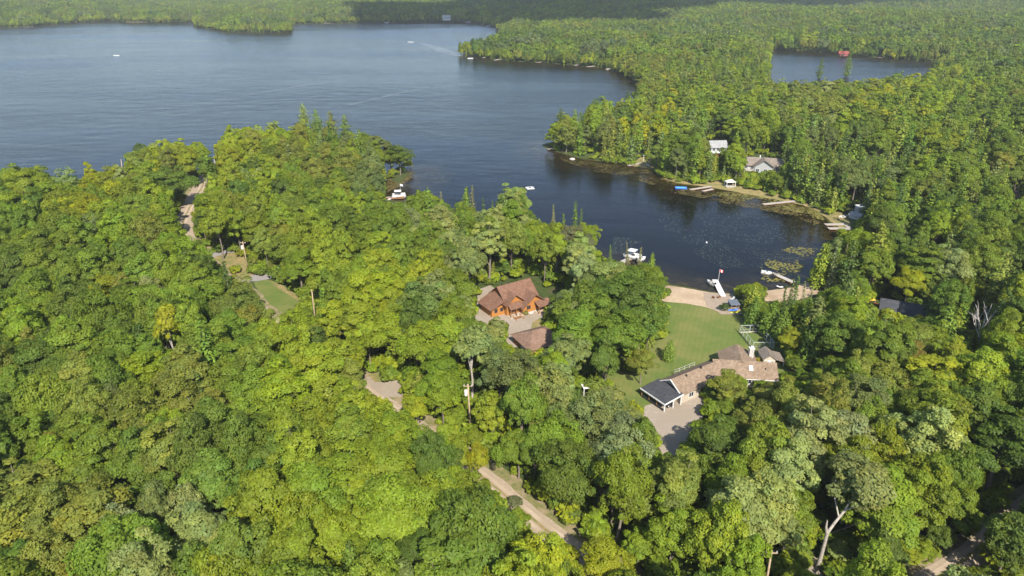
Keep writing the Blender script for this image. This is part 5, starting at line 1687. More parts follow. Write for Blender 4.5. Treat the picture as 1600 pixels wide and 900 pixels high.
rB = r_.build('roof', MAT['tan_shingle'], rh)
sk = MB(BM @ T(0.2, -1.75, 3.1) @ Matrix.Rotation(math.radians(31), 4, 'X'))
sk.box(0, 0.75, 0, 1.1, 0.12, 0.30)
sk.build('skylight', MAT['white_paint'], rB)
MB(BM).box(3.2, 3.4, -1.5, -1.3, 3.1, 3.75).build('vent_pipe', MAT['dark'], rB)
MB(BM).box(-6.5, 5.6, -3.30, -3.22, 2.08, 2.24).build('gutter', MAT['canvas'], rh)
CM = T(45.3 - O.x, 117.4 - O.y, 0, math.radians(-8))
r_, w_ = MB(CM), MB(CM)
gable(r_, w_, -3.3, 3.3, -2.0, 4.2, 0, 2.5, 4.3, 'y', ov=0.4)
w_.build('wall', MAT['cream_siding'], rh); r_.build('roof', MAT['tan_shingle'], rh)
cp_ = unproj(1172, 560, 4.4)
cm_ = T(float(cp_[0]) - O.x, float(cp_[1]) - O.y, 0)
chm = MB(cm_).box(-0.45, 0.45, -0.4, 0.4, 0.0, 4.9).build('chimney', MAT['stone'], rh)
MB(cm_).box(-0.52, 0.52, -0.47, 0.47, 4.9, 5.05).box(-0.2, 0.2, -0.2, 0.2, 5.05, 5.35).build('chimney_cap', MAT['white_paint'], chm)
# carport
MB(AM).slab([(-4.6, -3.2, 2.15), (0.0, -3.2, 2.72), (0.0, 0.0, 3.05), (0.0, 3.2, 2.72), (-4.6, 3.2, 2.15)], 0.14).build('carport_roof', MAT['black_shingle'], rh)
fb = MB(AM)
fb.box(-4.72, -4.61, -3.3, 3.3, 1.92, 2.17)
fb.slab([(-4.6, -3.32, 2.17), (0.0, -3.32, 2.74), (0.0, -3.21, 2.74), (-4.6, -3.21, 2.17)], 0.24)
fb.build('fascia', MAT['white_paint'], rh)
for (x_, y_) in ((-4.4, -3.0), (-4.4, -1.0), (-4.4, 1.0), (-4.4, 3.0), (-2.2, -3.0), (-0.25, -3.0)):
    MB(AM).box(x_ - 0.08, x_ + 0.08, y_ - 0.08, y_ + 0.08, 0, 2.05 + 0.12 * (x_ + 4.4)).build('carport_post', MAT['white_paint'] if y_ < -2 else MAT['brown_wood'], rh)
MB(AM).box(-4.5, -4.3, -2.85, 2.85, 0, 0.75).build('carport_half_wall', MAT['dark'], rh)
MB(AM).box(-4.7, 0.0, -3.2, 3.2, -0.1, 0.06).build('carport_floor', MAT['grey_wood'], rh)
for M_, spots in ((AM, ((2.0, -2.77), (5.0, -2.77), (8.6, -2.77))), (BM, ((-0.6, -2.82), (2.4, -2.82), (-3.4, -2.82)))):
    for x_, y_ in spots:
        window(rh, M_ @ T(x_, y_, 0.9), 1.3, 1.1)
dr = MB(BM).box(1.1, 2.0, -2.90, -2.82, 0.1, 2.15).build('door', MAT['dark'], rh)
MB(BM).box(1.86, 1.92, -2.96, -2.90, 1.05, 1.12).build('handle', MAT['metal'], dr)
dk = MB(AM); dk.box(6.2, 12.0, 2.8, 5.2, 0.0, 0.5)
dk.build('deck', MAT['deck_wood'], rh)
rl = MB(AM); railing(rl, [(6.25, 2.9, 0.5), (6.25, 5.15, 0.5), (11.9, 5.15, 0.5)])
rl.build('railing', MAT['grey_wood'], rh)

# --- car parked in the carport shade
def hull_car(name, loc, rz, mat, label):
    root = empty(name, loc, rz, label, 'car')
    b = MB()
    prof = [(-2.2, 0.35), (2.2, 0.35), (2.2, 0.75), (1.2, 0.92), (0.55, 1.42), (-1.2, 1.45), (-2.0, 0.98), (-2.2, 0.9)]
    b.prism([(x_, -0.85, z_) for x_, z_ in prof], (0, 1.7, 0))
    body = b.build('body', MAT[mat], root)
    MB().box(-1.5, 0.85, -0.87, 0.87, 0.98, 1.3).build('window', MAT['glass'], body)
    for x_ in (-1.35, 1.35):
        for y_ in (-0.82, 0.82):
            w = MB(); w.tube([(x_, y_ - 0.1, 0.32), (x_, y_ + 0.1, 0.32)], [0.32, 0.32], 14)
            w.build('wheel', MAT['dark'], root)
    for y_ in (-0.6, 0.6):
        MB().box(2.18, 2.23, y_ - 0.15, y_ + 0.15, 0.6, 0.74).build('headlight', MAT['white_paint'], root)
    return root


pc_ = AM @ Vector((-2.3, -0.4, 0))
hull_car('parked_car', (O.x + pc_.x, O.y + pc_.y, rz0 + 0.02), math.radians(32.7 - 90), 'dark', 'dark car parked in the shade under the carport')

# --- shed with open lean-to
sx, sy = 53.0, 122.7
sh = empty('shed', (sx, sy, float(ground_z(sx, sy)) - 0.05), math.radians(-3), 'small cream shed with a brown grey gable roof and an open lean to', 'shed')
r_, w_ = MB(), MB()
gable(r_, w_, -1.3, 1.1, -1.7, 1.8, 0, 1.7, 2.6, 'y', ov=0.25, t=0.1)
w_.build('wall', MAT['cream_siding'], sh); r_.build('roof', MAT['grey_shingle'], sh)
MB().slab([(1.25, -1.9, 1.72), (3.0, -1.9, 1.3), (3.0, 1.9, 1.3), (1.25, 1.9, 1.72)], 0.1).build('lean_to_roof', MAT['grey_shingle'], sh)
for y_ in (-1.7, 1.7): MB().box(2.75, 2.87, y_ - 0.06, y_ + 0.06, 0, 1.25).build('post', MAT['white_paint'], sh)
MB().box(1.12, 2.8, 1.5, 1.58, 0, 1.2).build('back_wall', MAT['dark'], sh)
window(sh, T(-1.0, -1.72, 0.75), 0.4, 0.6); window(sh, T(0.4, -1.72, 0.75), 0.4, 0.6)
MB().box(-0.4, 0.2, -1.76, -1.71, 0.05, 1.5).build('door', MAT['white_paint'], sh)

# --- mesh garden enclosure
fx = [unproj(1157, 510, 3.1), unproj(1188, 508.5, 3.1), unproj(1210, 536, 3.1), unproj(1178, 536, 3.1)]
fc = sum(f_[:2] for f_ in fx) / 4
fz = float(ground_z(fc[0], fc[1]))
fe = empty('garden_enclosure', (fc[0], fc[1], fz - 0.05), 0, 'white framed wire mesh garden enclosure at the right edge of the lawn', 'fence')
fh = 1.85
for i in range(4):
    a, b = fx[i][:2] - fc, fx[(i + 1) % 4][:2] - fc
    n_ = 4 if i % 2 else 2
    for k in range(n_):
        p = a + (b - a) * k / n_
        MB().box(p[0] - 0.045, p[0] + 0.045, p[1] - 0.045, p[1] + 0.045, 0, fh).build('post', MAT['fence_paint'], fe)
    MB().tube([(a[0], a[1], fh), (b[0], b[1], fh)], [0.05, 0.05], 4).build('rail', MAT['fence_paint'], fe)
    MB().tube([(a[0], a[1], 0.9), (b[0], b[1], 0.9)], [0.022, 0.022], 4).build('rail', MAT['fence_paint'], fe)
    wm = MB()
    L_ = float(np.hypot(*(b - a)))
    for k in range(int(L_ / 0.5) + 1):
        p = a + (b - a) * k * 0.5 / L_
        wm.tube([(p[0], p[1], 0.05), (p[0], p[1], fh)], [0.008, 0.008], 3)
    for z_ in (0.3, 0.6, 1.2, 1.5): wm.tube([(a[0], a[1], z_), (b[0], b[1], z_)], [0.008, 0.008], 3)
    wo = wm.build('wire_mesh', MAT['metal'], fe)
    wo['kind'] = 'stuff'
    MB().add([(a[0], a[1], 0), (b[0], b[1], 0), (b[0], b[1], 0.28), (a[0], a[1], 0.28)], [(0, 1, 2, 3)]).slab([(a[0], a[1], 0.3), (b[0], b[1], 0.3), (b[0] * 0.99, b[1] * 0.99, 0.3), (a[0] * 0.99, a[1] * 0.99, 0.3)], 0.3).build('base_board', MAT['grey_wood'], fe)


# ------------------------------------------------------------------ docks, boats, small things on the water
def dock(p0, p1, w, label, mat='grey_wood', group=None, ztop=0.45, legs=True):
    """a boarded dock from p0 to p1 (world x, y)"""
    p0, p1 = Vector((p0[0], p0[1], 0)), Vector((p1[0], p1[1], 0))
    L_ = (p1 - p0).length
    rz = math.atan2(p1.y - p0.y, p1.x - p0.x)
    root = empty('dock', (p0.x, p0.y, 0), rz, label, 'dock', group)
    b = MB()
    n_ = max(3, int(L_ / 0.42))
    for k in range(n_):
        x_ = L_ * k / n_
        b.box(x_, x_ + L_ / n_ - 0.03, -w / 2, w / 2, ztop - 0.07, ztop + random.uniform(-0.008, 0.008))
    d_ = b.build('decking', MAT[mat], root)
    d_['kind'] = 'stuff'
    MB().box(0, L_, -w / 2 + 0.02, -w / 2 + 0.12, ztop - 0.28, ztop - 0.08).box(0, L_, w / 2 - 0.12, w / 2 - 0.02, ztop - 0.28, ztop - 0.08).build('stringer', MAT['brown_wood'], root)
    if legs:
        for x_ in np.linspace(0.4, L_ - 0.2, max(2, int(L_ / 4) + 1)):
            for y_ in (-w / 2, w / 2):
                MB().tube([(x_, y_, -2.0), (x_, y_, ztop + 0.25)], [0.06, 0.06], 6).build('post', MAT['brown_wood'], root)
    return root


def hull_mesh(L_, W, D, sheer=0.12):
    """lofted open boat hull: pointed bow at +x, transom at -x, floor inside"""
    st = []
    for i in range(11):
        t = i / 10
        hw = W / 2 * (0.86 + 0.14 * math.sin(min(1, t * 2) * math.pi / 2)) * (1 - max(0, (t - 0.45) / 0.55) ** 2.2)
        hw = max(hw, 0.02)
        st.append((-L_ / 2 + L_ * t, hw, -D * 0.45 * (1 - max(0, (t - 0.7) / 0.3) ** 2), D * 0.55 + sheer * t * t))
    V, Fc = [], []
    for x_, hw, zk, zg in st:
        V += [(x_, -hw, zg), (x_, -hw * 0.8, zk + 0.08), (x_, 0, zk), (x_, hw * 0.8, zk + 0.08), (x_, hw, zg), (x_, hw * 0.86, zg - 0.01), (x_, hw * 0.7, zk + 0.2), (x_, -hw * 0.7, zk + 0.2), (x_, -hw * 0.86, zg - 0.01)]
    for i in range(10):
        for k in range(9):
            a, b = i * 9 + k, i * 9 + (k + 1) % 9
            Fc.append((a, b, b + 9, a + 9))
    Fc.append((0, 1, 2, 3, 4, 5, 6, 7, 8))
    return V, Fc


def motorboat(px, py, L_, rz, label, mat='white_paint', cover=None, group=None, z=0.0, outboard=True):
    p = wpt(px, py)
    root = empty('motorboat', (p.x, p.y, z), rz, label, 'boat', group)
    V, Fc = hull_mesh(L_, L_ * 0.38, 0.9)
    MB().add(V, Fc).build('hull', MAT[mat], root, smooth=False)
    MB().slab([(L_ * 0.02, -L_ * 0.13, 0.85), (L_ * 0.02, L_ * 0.13, 0.85), (L_ * 0.12, L_ * 0.15, 0.5), (L_ * 0.12, -L_ * 0.15, 0.5)], 0.04).build('windshield', MAT['glass'], root)
    for y_ in (-0.38, 0.38):
        MB().box(-L_ * 0.16, -L_ * 0.06, y_ - 0.22, y_ + 0.22, 0.0, 0.4).box(-L_ * 0.18, -L_ * 0.15, y_ - 0.22, y_ + 0.22, 0.38, 0.75).build('seat', MAT['grey_wood'], root)
    if outboard:
        MB().box(-L_ / 2 - 0.45, -L_ / 2 - 0.02, -0.18, 0.18, 0.35, 0.95).box(-L_ / 2 - 0.3, -L_ / 2 - 0.12, -0.07, 0.07, -0.6, 0.36).build('outboard_motor', MAT['dark'], root)
    if cover:
        MB().slab([(-L_ * 0.42, -L_ * 0.17, 0.56), (L_ * 0.2, -L_ * 0.17, 0.6), (L_ * 0.44, 0, 0.68), (L_ * 0.2, L_ * 0.17, 0.6), (-L_ * 0.42, L_ * 0.17, 0.56)], 0.06).build('cover', MAT[cover], root)
    return root


def pontoon(px, py, L_, rz, label, canopy='white_paint'):
    p = wpt(px, py)
    root = empty('pontoon_boat', (p.x, p.y, 0), rz, label, 'boat')
    for y_ in (-0.85, 0.85):
        MB().tube([(-L_ / 2, y_, 0.1), (L_ / 2 - 0.5, y_, 0.1), (L_ / 2, y_, 0.3)], [0.3, 0.3, 0.08], 10).build('pontoon', MAT['metal'], root)
    MB().box(-L_ / 2, L_ / 2 - 0.2, -1.25, 1.25, 0.42, 0.52).build('deck', MAT['canvas'], root)
    r_ = MB()
    for a, b in (((-L_ / 2 + 0.1, -1.2), (L_ / 2 - 0.3, -1.2)), ((-L_ / 2 + 0.1, 1.2), (L_ / 2 - 0.3, 1.2)), ((L_ / 2 - 0.3, -1.2), (L_ / 2 - 0.3, 1.2))):
        r_.slab([(a[0], a[1] - 0.02, 1.12), (b[0], b[1] - 0.02, 1.12), (b[0] + 0.04, b[1] + 0.02, 1.12), (a[0] + 0.04, a[1] + 0.02, 1.12)], 0.55)
    r_.build('side_panel', MAT['white_paint'], root)
    for x_ in (-L_ * 0.36, L_ * 0.16):
        MB().box(x_, x_ + L_ * 0.2, 0.55, 1.12, 0.52, 1.0).box(x_, x_ + L_ * 0.2, -1.12, -0.55, 0.52, 1.0).build('bench', MAT['white_paint'], root)
    MB().box(-0.2, 0.5, -1.1, -0.4, 0.52, 1.4).build('console', MAT['dark'], root)
    for x_ in (-L_ * 0.3, L_ * 0.12):
        for y_ in (-1.15, 1.15):
            MB().tube([(x_, y_, 1.0), (x_, y_ * 0.95, 2.35)], [0.03, 0.03], 5).build('canopy_pole', MAT['metal'], root)
    MB().slab([(-L_ * 0.34, -1.25, 2.36), (L_ * 0.16, -1.25, 2.36), (L_ * 0.16, 0, 2.5), (L_ * 0.16, 1.25, 2.36), (-L_ * 0.34, 1.25, 2.36), (-L_ * 0.34, 0, 2.5)], 0.06).build('canopy', MAT[canopy], root)
    MB().box(-L_ / 2 - 0.5, -L_ / 2, -0.2, 0.2, 0.4, 1.1).box(-L_ / 2 - 0.35, -L_ / 2 - 0.15, -0.08, 0.08, -0.5, 0.4).build('outboard_motor', MAT['dark'], root)
    return root


def kayak(loc, rz, L_, mat, label, cat='kayak', name='kayak', group=None):
    root = empty(name, loc, rz, label, cat, group)
    V, Fc = [], []
    n_ = 13
    for i in range(n_):
        t = i / (n_ - 1)
        u = 2 * t - 1
        hw = 0.36 * (1 - abs(u) ** 2.2) + 0.012
        zc = 0.10 * u * u
        for k in range(10):
            a = 2 * math.pi * k / 10
            V.append((u * L_ / 2, math.cos(a) * hw, 0.2 + zc + math.sin(a) * (0.19 * (1 - abs(u) ** 3) + 0.012)))
    for i in range(n_ - 1):
        for k in range(10):
            Fc.append((i * 10 + k, i * 10 + (k + 1) % 10, (i + 1) * 10 + (k + 1) % 10, (i + 1) * 10 + k))
    Fc += [tuple(range(9, -1, -1)), tuple((n_ - 1) * 10 + k for k in range(10))]
    MB().add(V, Fc).build('hull', MAT[mat], root, smooth=True)
    c = MB()
    c.tube([(-0.45, 0, 0.385), (-0.2, 0, 0.40), (0.25, 0, 0.40), (0.5, 0, 0.385)], [0.05, 0.24, 0.24, 0.05], 10)
    for v in c.v: v.z = 0.385 + (v.z - 0.385) * 0.12
    c.build('cockpit', MAT['dark'], root)
    return root


def flagpole(px, py, h, label, flag, z0=None, base_z=0.0):
    p = wpt(px, py, base_z)
    root = empty('flagpole', p, 0, label, 'flagpole')
    MB().tube([(0, 0, -0.3), (0, 0, h)], [0.05, 0.035], 6).build('pole', MAT['white_paint'], root)
    f = MB()
    n_ = 7
    wv = []
    for i in range(n_):
        wv.append((0.05 + 0.16 * i, 0.10 * math.sin(i * 1.3), -0.05 * i))
    def stripe(i0, i1):
        m = MB()
        for i in range(i0, i1):
            a, b = wv[i], wv[i + 1]
            m.slab([(a[0], a[1], h - 0.1 + a[2]), (b[0], b[1], h - 0.1 + b[2]), (b[0], b[1] + 0.02, h - 0.1 + b[2]), (a[0], a[1] + 0.02, h - 0.1 + a[2])], 0.75)
        return m
    if flag == 'red':
        fo = stripe(0, 2).build('flag', MAT['red_paint'], root)
        stripe(2, 4).build('centre_band', MAT['white_paint'], fo)
        stripe(4, 6).build('outer_band', MAT['red_paint'], fo)
    else:
        stripe(0, 6).build('flag', MAT['white_paint'], root)
    return root


def sun_chair(loc, rz, mat, label, group):
    root = empty('beach_chair', loc, rz, label, 'chair', group)
    MB().slab([(-0.3, -0.28, 0.34), (0.35, -0.28, 0.42), (0.35, 0.28, 0.42), (-0.3, 0.28, 0.34)], 0.05).build('seat', MAT[mat], root)
    MB().slab([(-0.3, -0.28, 0.34), (-0.3, 0.28, 0.34), (-0.66, 0.28, 1.0), (-0.66, -0.28, 1.0)], 0.05).build('backrest', MAT[mat], root)
    for x_, y_ in ((-0.3, -0.3), (-0.3, 0.3), (0.3, -0.3), (0.3, 0.3)):
        MB().box(x_ - 0.03, x_ + 0.03, y_ - 0.03, y_ + 0.03, 0, 0.55).build('leg', MAT[mat], root)
    return root


# beach
def xy(px, py, z=0.45): 
    p = unproj(px, py, z)
    return (float(p[0]), float(p[1]))


dock(xy(1130, 463), xy(1117, 437), 1.5, 'pale straight dock running out from the sandy beach', 'white_paint', ztop=0.5)
a, b = xy(1130, 463), xy(1117, 437)
motorboat(1110.5, 443, 3.0, math.radians(115), 'small grey motorboat moored on the left of the pale beach dock', 'white_paint')
flagpole(1122.5, 438, 3.3, 'flagpole with a furled red and white flag at the end of the beach dock', 'red')
g_ = gpt(1119, 467)
sun_chair((g_.x - 0.7, g_.y, g_.z + 0.08), math.radians(60), 'brown_wood', 'left one of two dark chairs on the sand by the pale dock', 'chairs on the beach')
sun_chair((g_.x + 0.7, g_.y + 0.3, g_.z + 0.08), math.radians(100), 'brown_wood', 'right one of two dark chairs on the sand by the pale dock', 'chairs on the beach')
g_ = gpt(1146, 481)
ks = empty('boat_shelter', (g_.x, g_.y, g_.z - 0.02), math.radians(8), 'small dark roofed shelter at the beach with kayaks in front', 'shelter')
MB().slab([(-1.25, -1.1, 1.35), (1.15, -1.1, 1.35), (1.15, 1.2, 1.75), (-1.25, 1.2, 1.75)], 0.1).build('roof', MAT['blue_shingle'], ks)
for x_ in (-1.05, 0.95):
    for y_, h_ in ((-0.9, 1.28), (1.0, 1.6)):
        MB().box(x_ - 0.06, x_ + 0.06, y_ - 0.06, y_ + 0.06, 0, h_).build('post', MAT['brown_wood'], ks)
MB().box(-1.1, 1.0, 0.92, 0.98, 0.05, 1.5).build('back_wall', MAT['grey_siding'], ks)
g2 = gpt(1146, 487)
kayak((g2.x, g2.y + 0.35, g2.z + 0.12), math.radians(15), 3.1, 'blue_plastic', 'blue kayak lying behind the yellow one at the beach shelter')
kayak((g2.x + 0.3, g2.y - 0.7, g2.z + 0.05), math.radians(12), 3.2, 'yellow_plastic', 'yellow kayak lying on the grass in front of the beach shelter')
g3 = gpt(1143, 470)
sun_chair((g3.x, g3.y, g3.z + 0.08), math.radians(200), 'white_paint', 'pale chair on the sand behind the dark roofed beach shelter', 'chairs on the beach')
# dock of the second beach
dock(xy(1240, 441), xy(1211, 428), 1.5, 'grey brown dock running from the second beach behind the spruces', 'grey_wood')
for k, (px, py) in enumerate([(1209, 428.5), (1212, 430.5)]):
    p = unproj(px, py, 0.46)
    sun_chair((float(p[0]), float(p[1]), 0.46), math.radians(150), 'grey_wood', ['outer one', 'inner one'][k] + ' of two grey chairs at the end of the second beach dock', 'chairs on the second dock')
motorboat(1197.5, 427, 2.8, math.radians(-25), 'small white covered boat off the end of the second beach dock', 'white_paint', 'white_paint', outboard=False)
kayak(wpt(1218, 449, 0.0), math.radians(-25), 1.9, 'white_paint', 'small white dinghy at the waterline of the second beach', 'dinghy', 'dinghy')
# pontoon dock behind the wood
dock(xy(966, 412), xy(984, 403.5), 1.6, 'pale dock beside the pontoon boat behind the thin spruces', 'grey_wood')
pontoon(990, 403, 4.5, math.radians(-32), 'white pontoon boat at the dock behind two thin brownish spruces')
motorboat(1002, 405.5, 3.4, math.radians(35), 'white open boat moored right of the pontoon boat')
motorboat(980, 399, 2.2, math.radians(10), 'tiny white boat just left of the pontoon boat', outboard=False)
# left cove
dock(xy(598, 309), xy(632, 308), 2.0, 'brown dock in the left cove among the moored boats', 'brown_wood')
pontoon(624, 307.5, 5.0, math.radians(10), 'white pontoon boat moored in the left cove')
motorboat(610, 310.5, 4.6, math.radians(20), 'white motorboat with red cover in the left cove', 'white_paint')
motorboat(603, 312.5, 3.4, math.radians(15), 'small boat with a red cover at the left end of the cove', 'white_paint', 'red_paint')
flagpole(626, 303, 4.0, 'flagpole with a white flag in the left cove', 'white', base_z=0.3)
# left lakeside dock behind spruces
dock(xy(880, 356), xy(888, 353), 1.4, 'small dock at the lakeside behind the thin spruces', 'grey_wood')
# swim raft
p = wpt(828, 294.5)
sr = empty('swim_raft', p, 0.3, 'white swim raft floating alone in the bay', 'raft')
MB().box(-1.4, 1.4, -1.4, 1.4, 0.12, 0.3).build('platform', MAT['white_paint'], sr)
for y_ in (-1.0, 1.0):
    MB().tube([(-1.5, y_, 0.02), (1.5, y_, 0.02)], [0.25, 0.25], 8).build('float', MAT['metal'], sr)
MB().box(-0.5, 0.5, -0.5, 0.5, 0.3, 0.36).build('mat', MAT['dark'], sr)
lad = MB(); lad.tube([(1.42, -0.3, -0.3), (1.42, -0.3, 0.9)], [0.03, 0.03], 5).tube([(1.42, 0.3, -0.3), (1.42, 0.3, 0.9)], [0.03, 0.03], 5)
lad.build('ladder', MAT['metal'], sr)
for px, py, nm in ((1104, 379, 'white buoy floating in the weedy part of the bay'),):
    p = wpt(px, py)
    by = empty('buoy', p, 0, nm, 'buoy')
    MB().tube([(0, 0, -0.25), (0, 0, -0.1), (0, 0, 0.15), (0, 0, 0.3)], [0.1, 0.26, 0.26, 0.1], 10).build('float', MAT['white_paint'], by)
    MB().tube([(0, 0, 0.3), (0, 0, 0.5)], [0.03, 0.03], 5).build('handle', MAT['white_paint'], by)

# right bank of the bay
dock(xy(1112, 291), xy(1078, 296), 1.3, 'longer of two pale docks by the canopy on the far side of the bay', 'grey_wood')
dock(xy(1114, 295), xy(1098, 298.5), 1.2, 'shorter of two pale docks by the canopy on the far side of the bay', 'grey_wood')
p = wpt(1064, 294)
fm = empty('water_mat', p, math.radians(-6), 'blue inflatable water mat floating left of the two pale docks', 'water mat')
MB().box(-2.0, 2.0, -0.95, 0.95, 0.02, 0.2).build('mat', MAT['lightblue'], fm)
MB().box(-2.2, 2.2, -1.2, -0.95, 0.0, 0.32).box(-2.2, 2.2, 0.95, 1.2, 0.0, 0.32).box(-2.2, -2.0, -0.95, 0.95, 0.0, 0.32).box(2.0, 2.2, -0.95, 0.95, 0.0, 0.32).build('rim', MAT['blue_plastic'], fm)
g_ = gpt(1140, 291)
cn = empty('canopy_gazebo', (g_.x, g_.y, g_.z - 0.02), 0.1, 'grey canopy gazebo on the far shore beside the pale docks', 'gazebo')
q = [(-1.9, -1.4, 1.9), (1.9, -1.4, 1.9), (1.9, 1.4, 1.9), (-1.9, 1.4, 1.9), (-0.7, 0, 2.7), (0.7, 0, 2.7)]
MB().add(q, [(0, 1, 5, 4), (1, 2, 5), (2, 3, 4, 5), (3, 0, 4), (3, 2, 1, 0)]).build('roof', MAT['canvas'], cn)
for x_ in (-1.7, 1.7):
    for y_ in (-1.2, 1.2): MB().box(x_ - 0.07, x_ + 0.07, y_ - 0.07, y_ + 0.07, 0, 1.9).build('post', MAT['white_paint'], cn)
MB().box(-1.9, 1.9, -1.4, 1.4, 0, 0.2).build('floor', MAT['grey_wood'], cn)
g_ = gpt(1118, 283)
kayak((g_.x, g_.y, g_.z), math.radians(170), 3.4, 'lightblue', 'light blue kayak on the grass left of the grey canopy gazebo')
dock(xy(1007, 254), xy(981, 258.5), 1.3, 'dock with a white post on the far side of the bay', 'grey_wood')
dock(xy(1007, 254), xy(1014, 259), 1.3, 'short pale walkway joining the dock with the white post to the shore', 'grey_wood')
p = wpt(1005, 256)
wp = empty('mooring_post', (p.x, p.y, 0.0), 0, 'tall white post at the far dock', 'post')
MB().tube([(0, 0, -0.5), (0, 0, 3.6)], [0.09, 0.07], 6).build('pole', MAT['white_paint'], wp)
MB().box(-0.2, 0.2, -0.1, 0.1, 3.6, 3.75).build('cap', MAT['white_paint'], wp)
dock(xy(876, 231), xy(856, 233), 1.6, 'small dock at the tip of the wooded point across the bay', 'deck_wood')
dock(xy(1246, 313.5), xy(1192, 319), 1.5, 'long grey dock over the weeds on the right bank', 'grey_wood')
dock(xy(1322, 350), xy(1289, 350.5), 1.6, 'upper of two parallel docks in the right corner of the bay', 'grey_wood')
dock(xy(1327, 357), xy(1294, 356.5), 1.8, 'lower of two parallel docks in the right corner of the bay', 'grey_wood')
dock(xy(1320, 348), xy(1328, 357.5), 1.3, 'slanting walkway joining the two parallel docks', 'grey_wood')
motorboat(1319, 341, 3.6, math.radians(20), 'white boat pulled up above the two parallel docks', z=0.35, outboard=False)
g_ = gpt(1344, 334)
bh = empty('boathouse', (g_.x, g_.y, g_.z - 0.05), math.radians(-4), 'white boathouse with dark windows above the parallel docks', 'boathouse')
MB().box(-1.5, 1.5, -1.3, 1.6, 0, 2.5).build('wall', MAT['pale_siding'], bh)
MB().box(-1.75, 1.75, -1.55, 1.8, 2.5, 2.72).build('roof', MAT['white_paint'], bh)
for x_ in (-1.2, -0.35, 0.55): window(bh, T(x_, -1.32, 1.1), 0.62, 0.85)
rl = MB(); railing(rl, [(-1.7, -1.5, 2.72), (1.7, -1.5, 2.72)], 0.5); rl.build('railing', MAT['white_paint'], bh)
g_ = gpt(1338, 341)
b2 = empty('boathouse', (g_.x, g_.y, g_.z - 0.05), math.radians(35), 'low boathouse with pale grey gable roof just below the white boathouse', 'boathouse')
r_, w_ = MB(), MB()
gable(r_, w_, -1.5, 1.5, -1.9, 1.9, 0, 1.3, 2.0, 'y', ov=0.25, t=0.1)
w_.build('wall', MAT['grey_siding'], b2); r_.build('roof', MAT['light_roof'], b2)
MB().box(-0.8, 0.8, -1.96, -1.9, 0.05, 1.2).build('door', MAT['white_paint'], b2)

# houses on the right slope
g_ = gpt(1192, 268)
h1 = empty('lake_house', (g_.x, g_.y, g_.z - 0.05), math.radians(-14), 'grey house with brown grey shingle roof and front gable on the right slope', 'house')
r_, w_ = MB(), MB()
gable(r_, w_, -6.5, 9.0, -3.0, 3.5, 0, 3.4, 5.6, 'x', ov=0.6)
w_.build('wall', MAT['grey_siding'], h1); r_.build('roof', MAT['grey_shingle'], h1)
r_, w_ = MB(), MB()
gable(r_, w_, -4.0, 3.0, -5.5, 0.0, 0, 3.6, 5.9, 'y', ov=0.7)
w_.build('wall', MAT['grey_siding'], h1); r_.build('roof', MAT['grey_shingle'], h1)
MB().box(-8.0, -4.2, -5.5, -3.05, 0, 1.9).build('deck', MAT['grey_wood'], h1)
rl = MB(); railing(rl, [(-7.9, -3.2, 1.9), (-7.9, -5.4, 1.9), (-4.3, -5.4, 1.9)]); rl.build('railing', MAT['white_paint'], h1)
MB().box(-2.0, -1.6, 0.8, 1.2, 4.8, 6.4).build('vent_pipe', MAT['white_paint'], h1)
for x_, y_, z_ in ((-3.4, -5.52, 1.2), (-0.4, -5.52, 1.2), (1.2, -5.52, 1.2), (-6.0, -3.02, 2.2), (4.4, -3.02, 1.3), (6.8, -3.02, 1.3)): window(h1, T(x_, y_, z_), 1.3, 1.3)
g_ = gpt(1115, 243)
h2 = empty('lake_house', (g_.x, g_.y, g_.z - 0.05), math.radians(6), 'white two storey house with pale grey roof and red lower storey on the right slope', 'house')
h2.scale = (0.85, 0.85, 0.85)
r_, w_ = MB(), MB()
gable(r_, w_, -3.0, 5.5, -3.0, 3.0, 2.4, 5.2, 7.8, 'x', ov=0.5)
w_.build('wall', MAT['pale_siding'], h2); r_.build('roof', MAT['light_roof'], h2)
MB().box(-2.9, 5.4, -2.9, 2.9, 0, 2.4).build('lower_wall', MAT['red_siding'], h2)
MB().box(-3.2, 3.0, -4.2, -3.05, 2.3, 2.5).build('balcony', MAT['white_paint'], h2)
rl = MB(); railing(rl, [(-3.2, -4.1, 2.5), (3.0, -4.1, 2.5)]); rl.build('railing', MAT['white_paint'], h2)
for x_ in (-2.2, 0.0, 2.4): window(h2, T(x_, -3.02, 3.2), 1.5, 1.5)
g_ = gpt(1412, 497)
h3 = empty('cottage', (g_.x, g_.y, g_.z - 0.05), math.radians(-26), 'low cottage with a dark charcoal roof half hidden by trees', 'house')
r_, w_ = MB(), MB()
gable(r_, w_, -5.2, 5.6, -3.2, 3.2, 0, 2.3, 4.0, 'x', ov=0.5)
w_.build('wall', MAT['grey_siding'], h3); r_.build('roof', MAT['black_shingle'], h3)
for x_ in (-3.0, 0.5, 3.4): window(h3, T(x_, -3.22, 0.9), 1.2, 1.1)
g_ = gpt(1357.5, 474)
tt = empty('canopy_tent', (g_.x, g_.y, g_.z - 0.02), 0.2, 'small amber yellow canopy left of the charcoal roofed cottage', 'tent')
q = [(-1.1, -0.9, 1.2), (1.1, -0.9, 1.2), (1.1, 0.9, 1.2), (-1.1, 0.9, 1.2), (0, 0, 1.9)]
MB().add(q, [(0, 1, 4), (1, 2, 4), (2, 3, 4), (3, 0, 4), (3, 2, 1, 0)]).build('roof', MAT['amber_vinyl'], tt)
for x_ in (-1.0, 1.0):
    for y_ in (-0.8, 0.8): MB().box(x_ - 0.04, x_ + 0.04, y_ - 0.04, y_ + 0.04, 0, 1.2).build('pole', MAT['metal'], tt)
g_ = gpt(1374, 477)
